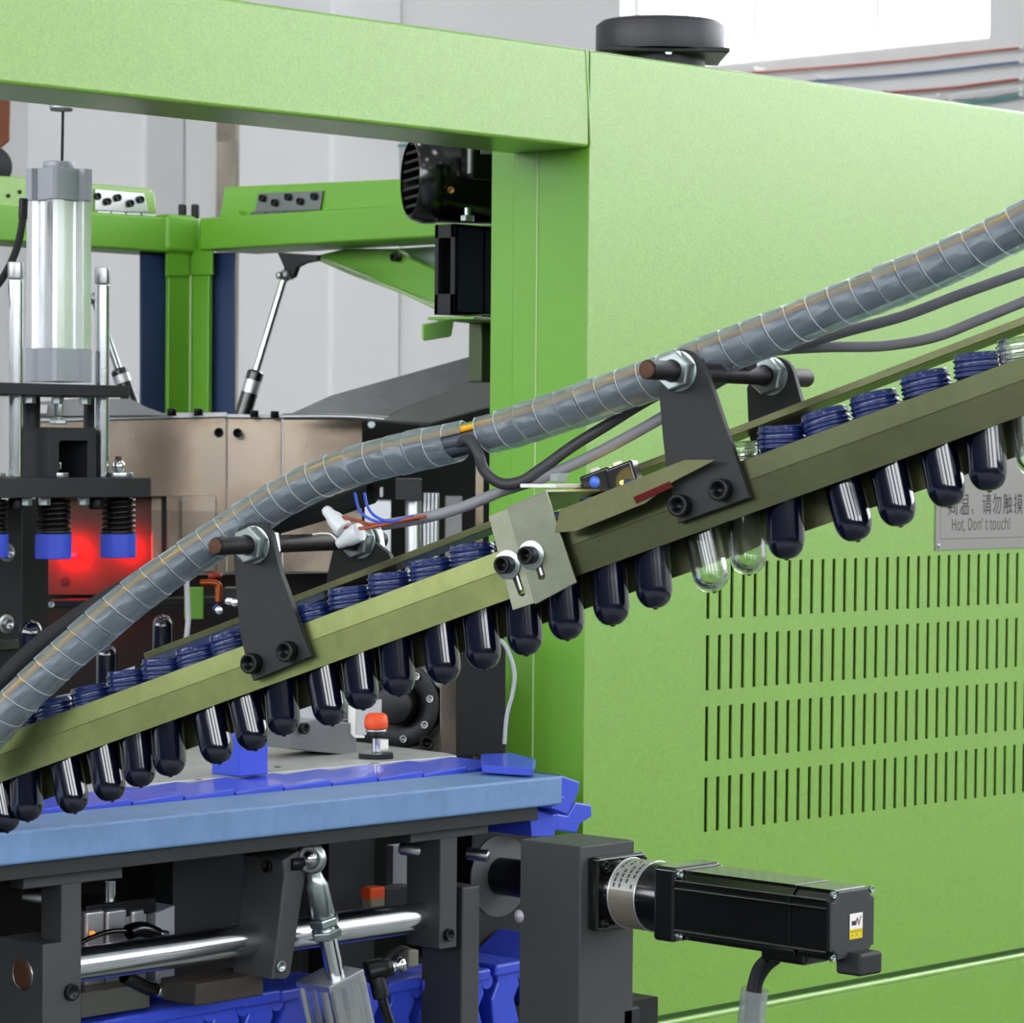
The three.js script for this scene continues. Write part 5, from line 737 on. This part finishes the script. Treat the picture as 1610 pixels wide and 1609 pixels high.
  part(re, 'eye_ring', [aim(new THREE.TorusGeometry(0.0105, 0.0048, 14, 40), A, nE)], M.zinc); part(re, 'eye_ball', [new THREE.SphereGeometry(0.0085, 24, 16).translate(A.x, A.y, A.z)], M.chrome); part(re, 'eye_shank', lathe([[0, 0], [0.0112, 0], [0.0108, 0.03], [0.008, 0.036], [0.006, 0.045], [0, 0.045]], P(0.056), dir, 26), M.zinc);
  part(re, 'lock_nut', hexHead(P(0.0655), dir, 0.025, 0.0085, 0, 0.2), M.zinc); part(re, 'lock_nut', hexHead(P(0.0775), dir, 0.025, 0.0085, 0, 0.5), M.zinc); part(re, 'piston_rod', rod(P(0.15), P(0.056), 0.0088, 24), M.chrome); void per;
  const ac = mk('air_cylinder', 'slanted aluminium air cylinder with grooved sides at the bottom of the picture', 'cylinder', P(0.25)); const q0 = 0.122, q1 = 0.25, hw = 0.0225;
  { const pr = []; const sidePts = [[-1, -1], [-0.86, -1], [-0.86, -0.72], [-0.4, -0.72], [-0.4, -1], [-0.2, -1], [-0.2, -0.72], [0.16, -0.72], [0.16, -1], [0.38, -1], [0.38, -0.72], [0.86, -0.72], [0.86, -1]]; for (let k = 0; k < 4; k++) { const a = k * Math.PI / 2; for (const [x, y] of sidePts) pr.push([(x * Math.cos(a) - y * Math.sin(a)) * hw, (x * Math.sin(a) + y * Math.cos(a)) * hw]); }
    const g = extrude2(pr, q1 - q0, 0.0006), cr2 = basis(ex, dir.clone().cross(ex), dir, P(q1).addScaledVector(Z, -0.008)); part(ac, 'cylinder_body', g.applyMatrix4(cr2), M.aluBright);
    part(ac, 'end_face', extrude2([[-hw, -hw], [hw, -hw], [hw, hw], [-hw, hw]], 0.006, 0.001).applyMatrix4(basis(ex, dir.clone().cross(ex), dir, P(q0).addScaledVector(Z, -0.008))), M.alu); }
  const fp = UZ(574, 1530, zc), ft = mk('elbow_fitting', 'black push-in elbow fitting with a nickel end on the slanted air cylinder', 'fitting', fp); const e1 = UZ(610, 1522, zc + 0.01), e2 = UZ(600, 1570, zc + 0.01);
  part(ft, 'fitting_body', [lathe([[0, 0], [0.010, 0.001], [0.0105, 0.004], [0.0105, 0.016], [0.0085, 0.02], [0.0085, 0.026], [0, 0.026]], fp, e1.clone().sub(fp), 24), rod(UZ(592, 1535, zc + 0.006), e2, 0.008, 20, 0.001)], M.oxide); part(ft, 'nickel_end', lathe([[0, 0], [0.006, 0], [0.0075, 0.003], [0.0075, 0.007], [0.0045, 0.009], [0.0045, 0.013], [0.0072, 0.014], [0.0072, 0.019], [0, 0.0195]], e1.clone().addScaledVector(e1.clone().sub(fp).normalize(), -0.003), e1.clone().sub(fp), 24), M.chrome);
  part(ft, 'air_tube', tube([[600, 1566], [606, 1590], [615, 1615], [622, 1640]].map(([x, y]) => UZ(x, y, zc + 0.01)), 0.005, 16, 10), M.blackGloss);
  // second cylinder and sensor at the left, behind the chrome rod
  const sc = mk('small_cylinder', 'small aluminium cylinder with a piston rod behind the left of the chrome rod', 'cylinder', UZ(190, 1560, ZB - 0.12)); const zs = ZB - 0.13;
  part(sc, 'cylinder_body', [boxZ(168, 1432, 200, 1560, zs, 0.05, 0.003), boxZ(208, 1432, 228, 1560, zs, 0.05, 0.003), boxZ(135, 1434, 165, 1560, zs, 0.05, 0.003), boxZ(136, 1440, 230, 1556, zs - 0.008, 0.05, 0.001)], M.alu); part(sc, 'side_plate', plateZ([[245, 1436], [275, 1424], [275, 1560], [245, 1560]], zs, 0.03, 0.001), M.aluMatte); part(sc, 'piston_rod', rod(UZ(172, 1440, zs - 0.02), UZ(172, 1384, zs - 0.02), 0.0058, 20), M.chrome); part(sc, 'end_cover', boxZ(136, 1424, 246, 1436, zs - 0.004, 0.055, 0.002), M.oxide); part(sc, 'base_bar', boxZ(128, 1562, 236, 1585, zs + 0.03, 0.05, 0.001), stdm(0x55564f, 0.5, 0.4));
  { const p = UZ(143, 1468, zs + 0.008); part(sc, 'sensor_lamp', rod(p, p.clone().add(v3(0, 0, 0.004)), 0.0022, 14), stdm(0xff9040, 0.4, 0, { emissive: 0xff6a20, emissiveIntensity: 4 })); const l = new THREE.PointLight(0xff7a30, 0.0003); l.position.copy(p).add(v3(0, 0, 0.012)); l.castShadow = true; scene.add(l); }
  const sl = mk('sensor_lead', 'black sensor lead with a moulded plug above the left chrome rod', 'cable', UZ(130, 1482, zs + 0.02)); part(sl, 'lead_cable', tube([[120, 1486], [145, 1474], [175, 1465], [205, 1464]].map(([x, y]) => UZ(x, y, zs + 0.025)), 0.0024, 24, 8), M.blackGloss); part(sl, 'lead_plug', tube([[202, 1466], [215, 1462], [230, 1463], [246, 1470]].map(([x, y]) => UZ(x, y, zs + 0.025)), 0.0072, 24, 12), M.blackGloss); part(sl, 'plug_end', rod(UZ(244, 1469, zs + 0.025), UZ(262, 1472, zs + 0.025), 0.0052, 18), M.chrome);
  const sl2 = mk('sensor_lead', 'second black lead with nickel plug below the left chrome rod', 'cable', UZ(220, 1550, zs + 0.03)); part(sl2, 'lead_plug', tube([[196, 1535], [212, 1544], [228, 1552], [244, 1557]].map(([x, y]) => UZ(x, y, zs + 0.03)), 0.0068, 20, 12), M.blackGloss); part(sl2, 'plug_end', rod(UZ(244, 1556, zs + 0.03), UZ(262, 1561, zs + 0.03), 0.0072, 18), M.chrome);
  const cb = mk('clamp_block', 'speckled grey clamp block below the chrome rod left of the lever arm', 'block', UZ(350, 1565, zT - 0.02)); part(cb, 'block_body', boxZ(308, 1548, 415, 1566, zT - 0.02, 0.05, 0.002), stdm(0x4a4540, 0.6, 0.4, { map: rep(wearTex, 0.02), bumpMap: rep(grainTex, 0.05), bumpScale: 0.0006 }));
  const os = mk('orange_sensor', 'small orange capped sensor behind the chrome rod right of the rod end', 'sensor', UZ(594, 1430, ZB - 0.16)); part(os, 'orange_cap', boxZ(583, 1397, 606, 1414, ZB - 0.16, 0.015, 0.002), M.orange); part(os, 'clear_base', boxZ(584, 1414, 605, 1432, ZB - 0.16, 0.014, 0.001), stdm(0x8b8270, 0.35)); part(os, 'sensor_body', boxZ(606, 1398, 646, 1425, ZB - 0.165, 0.02, 0.002), M.black);
  const bc = mk('beige_connector', 'small beige connector hanging below the right end of the chrome rod', 'connector', UZ(650, 1518, zT - 0.1)); part(bc, 'connector_body', boxZ(642, 1496, 659, 1520, zT - 0.1, 0.015, 0.002), stdm(0x8d8b74, 0.5)); part(bc, 'connector_lead', tube([[650, 1500], [632, 1492], [612, 1502], [600, 1512]].map(([x, y]) => UZ(x, y, zT - 0.11)), 0.0035, 16, 8), M.rubber);
  for (const [px, py, w] of [[628, 1334, 'left of the right T-bracket'], [733, 1342, 'right of the right T-bracket'], [36, 1408, 'beside the left T-bracket']]) { const p = UZ(px, py, ZB - 0.08), o = mk('round_stud', `round polished stud under the bar, ${w}`, 'stud', p); part(o, 'stud_body', rod(p, p.clone().add(v3(0.012, -0.002, 0.02)), 0.0062, 24, 0.002), M.steel); }
  // post and disc right of the T-bracket
  const ps = mk('square_post', 'dark square post in front of the disc, right of the right T-bracket', 'post', UZ(738, 1609, zT - 0.012)); { const a = UZ(727, 1396, zT - 0.012), b = UZ(755, 1394, zT - 0.012); part(ps, 'post_body', box(a.x, b.x, 0, a.y, zT - 0.068, zT - 0.012, 0.002), M.cast); }
  { const c = UZ(783, 1377, ZB - 0.09), R = 68 / FPX * 3.0, o = mk('drive_disc', 'dark drive disc with a thick hub left of the black motor block', 'disc', c); part(o, 'disc_plate', lathe([[0, 0], [R, 0], [R, 0.004], [0, 0.004]].reverse(), c, Z, 64), stdm(0x616365, 0.45, 0.6)); const hub = part(o, 'disc_hub', rod(c.clone().setZ(c.z + 0.002), c.clone().setZ(ZB - 0.01), R * 0.46, 40, 0.002), M.oxide); part(hub, 'hub_key', boxAt(c.clone().add(v3(-R * 0.4, 0.002, 0.03)), X, Y, Z, 0.003, 0.008, 0.01, 0.0005), M.steel); }
  // motor block and servo motor
  const zM = U(912, 1330, 2.8).z, m0 = UZ(913, 1332, zM), m1 = UZ(998, 1318, zM), blk = mk('motor_block', 'tall black steel block that carries the servo motor', 'block', v3(m0.x, 0, zM)); const dep = zM - UX(817, 1400, m0.x).z; part(blk, 'block_body', box(m0.x, m1.x, 0, m0.y, zM - dep, zM, 0.0015), M.cast);
  part(blk, 'block_foot', boxZ(980, 1588, 1006, 1640, zM, 0.01, 0.002), M.black); part(blk, 'side_button', lathe([[0, 0.003], [0.004, 0.002], [0.006, 0]].reverse(), UX(816, 1441, m0.x), v3(-1, 0, 0), 20), M.aluMatte);
  const xL = UZ(927, 1400, zM).x, wM = 0.0585, cx = xL + wM / 2, cy = UZ(955, 1401, zM).y, zAt = (px) => UX(px, 1430, xL).z, mo = mk('servo_motor', 'black servo motor with a silver banded gearbox flange on the black block', 'motor', v3(cx, cy - wM / 2, zM));
  const sq = (w, h, z0, z1, r) => box(cx - w / 2, cx + w / 2, cy - h / 2, cy + h / 2, z0, z1, r);
  const zf = zM + 0.012; const gf = part(mo, 'gearbox_flange', sq(wM * 1.1, wM * 1.12, zM, zf, 0.003), M.blackGloss); for (const [a, b] of [[-1, 1], [1, 1], [-1, -1], [1, -1]]) part(gf, 'flange_screw', capScrew(v3(cx + a * wM * 0.43, cy + b * wM * 0.44, zf - 0.0005), Z, 0.0042, 0.005), M.oxide);
  const z1 = zAt(957) , z2 = zAt(998), z3 = zAt(1034), z4 = zAt(1062), z5 = zAt(1242), z6 = zAt(1302), Rg = wM * 0.53;
  void z1; part(mo, 'gearbox_neck', rod(v3(cx, cy, zf - 0.001), v3(cx, cy, z1 + 0.001), Rg * 0.9, 48), M.blackGloss);
  const cvs = document.createElement('canvas'); cvs.width = 1024; cvs.height = 128; const g2 = cvs.getContext('2d'); g2.fillStyle = '#8d877b'; g2.fillRect(0, 0, 1024, 128); g2.fillStyle = '#b9bab6'; g2.fillRect(500, 0, 200, 128); g2.fillStyle = '#50504c'; for (let i = 0; i < 4; i++) for (let k = 0; k < 7; k++) if ((i * 7 + k * 3) % 5) g2.fillRect(512 + k * 26, 16 + i * 28, 20, 10);
  const lt = new THREE.CanvasTexture(cvs); lt.colorSpace = THREE.SRGBColorSpace; { const L = z2 - z1; const g = new THREE.CylinderGeometry(Rg, Rg, L, 64, 1, true).rotateX(Math.PI / 2).rotateZ(0.2).translate(cx, cy, (z1 + z2) / 2); const band = part(mo, 'silver_band', g, stdm(0xffffff, 0.45, 0.5, { map: lt }), { keepUV: true, label: 'silver gearbox band with a small printed plate' }); part(band, 'band_rim', [new THREE.TorusGeometry(Rg, 0.0008, 8, 64).translate(cx, cy, z1), new THREE.TorusGeometry(Rg, 0.0008, 8, 64).translate(cx, cy, z2)], M.alu); }
  part(mo, 'gearbox_ring', rod(v3(cx, cy, z2 - 0.001), v3(cx, cy, z3), Rg * 1.0, 56, 0.001), M.blackGloss); part(mo, 'front_flange', sq(wM * 1.08, wM * 1.12, z3 - 0.004, z4, 0.004), M.blackGloss);
  const h = wM / 2, body = (s, n) => { const k = h * s, q = n; return [[-k + q, -k], [k - q, -k], [k - q, -k + q * 0.35], [k - q * 0.35, -k + q], [k, -k + q], [k, k - q], [k - q * 0.35, k - q], [k - q, k - q * 0.35], [k - q, k], [-k + q, k], [-k + q, k - q * 0.35], [-k + q * 0.35, k - q], [-k, k - q], [-k, -k + q], [-k + q * 0.35, -k + q], [-k + q, -k + q * 0.35]]; };
  part(mo, 'motor_body', extrude2(body(1.03, 0.008), z5 - z4, 0.0006).translate(cx, cy, z4), M.blackGloss); part(mo, 'encoder_cover', extrude2(body(1.01, 0.009), z6 - z5, 0.0012).translate(cx, cy, z5 + 0.0006), M.blackGloss); const ec = part(mo, 'end_cover', extrude2(body(0.98, 0.008), 0.004, 0.0015).translate(cx, cy, z6), stdm(0x3d3f40, 0.5, 0.3));
  for (const [a, b] of [[-1.035, 0.74], [-1.035, 0.5], [-1.035, -0.74]]) part(mo, 'body_ridge', rod(v3(cx + a * h, cy + b * h, z4), v3(cx + a * h, cy + b * h, z6 - 0.001), 0.0013, 10), M.blackGloss);
  part(mo, 'body_joint', box(cx - h * 1.045, cx - h * 0.9, cy - h * 0.7, cy + h * 0.72, z5 - 0.0006, z5 + 0.0012, 0), M.oxide);
  for (const [a, b, z] of [[-1, 1, z4], [-1, -1, z4], [1, 1, z4]]) part(mo, 'motor_screw', capScrew(v3(cx + a * h * 0.92, cy + b * h * 0.92, z), Z, 0.0036, 0.004), M.zinc); for (const [a, b] of [[-1, -1], [-1, 1], [1, 1]]) part(ec, 'cover_screw', capScrew(v3(cx + a * h * 0.88, cy + b * h * 0.9, z6 + 0.001), Z, 0.003, 0.003), M.zinc);
  part(mo, 'plug_socket', box(cx - h * 0.3, cx + h * 0.75, cy - h - 0.013, cy - h + 0.006, zAt(1290), zAt(1330), 0.003), M.black); part(mo, 'cable_outlet', box(cx - h * 0.6, cx + h * 0.6, cy - h - 0.009, cy - h + 0.004, zAt(1182), zAt(1252), 0.003), M.blackGloss);
  { const cs = document.createElement('canvas'); cs.width = 128; cs.height = 192; const q = cs.getContext('2d'); q.fillStyle = '#ece9e6'; q.fillRect(0, 0, 128, 192); q.fillStyle = '#d9c21c'; q.fillRect(0, 118, 128, 74); q.fillStyle = '#2a2424'; q.fillRect(20, 56, 46, 34); q.strokeStyle = '#3a2a2a'; q.lineWidth = 9; q.beginPath(); q.moveTo(58, 88); q.lineTo(78, 40); q.lineTo(92, 86); q.lineTo(112, 24); q.stroke(); q.strokeStyle = '#b06048'; q.lineWidth = 5; q.beginPath(); q.arc(80, 60, 20, 0, 5); q.stroke(); q.fillStyle = '#8a7a18'; for (let i = 0; i < 5; i++) q.fillRect(14 + i * 22, 130, 14, 12); q.fillRect(20, 158, 12, 14); q.fillRect(66, 152, 10, 18);
    const t = new THREE.CanvasTexture(cs); t.colorSpace = THREE.SRGBColorSpace; const w = 0.0175, hh = 0.0215; part(ec, 'sticker', new THREE.PlaneGeometry(w, hh).translate(cx + 0.003, cy - 0.002, z6 + 0.0045), stdm(0xffffff, 0.4, 0, { map: t }), { keepUV: true, label: 'white and yellow sticker on the end cover' }); }
  const mc = mk('motor_cable', 'two black motor cables bending down into a translucent sleeve', 'cable', v3(cx, cy - h - 0.08, zAt(1190))); for (const [o, s] of [[0, 0], [8, 1]]) part(mc, 'cable_jacket', tube([[1205 + o * 2, 1508], [1192 + o * 1.6, 1522], [1184 + o, 1545], [1180 + o, 1575], [1176 + o, 1640]].map(([x, y]) => on(x, y, v3(cx - 0.004 + s * 0.008, 0, 0), X)), 0.0046, 30, 10), M.rubber);
  part(mc, 'clear_sleeve', tube([[1187, 1556], [1183, 1585], [1178, 1640]].map(([x, y]) => on(x, y, v3(cx, 0, 0), X)), 0.0118, 20, 18), new THREE.MeshPhysicalMaterial({ color: 0xd4dadc, roughness: 0.25, transmission: 0.75, thickness: 0 }));
}
renderer.render(scene, camera);
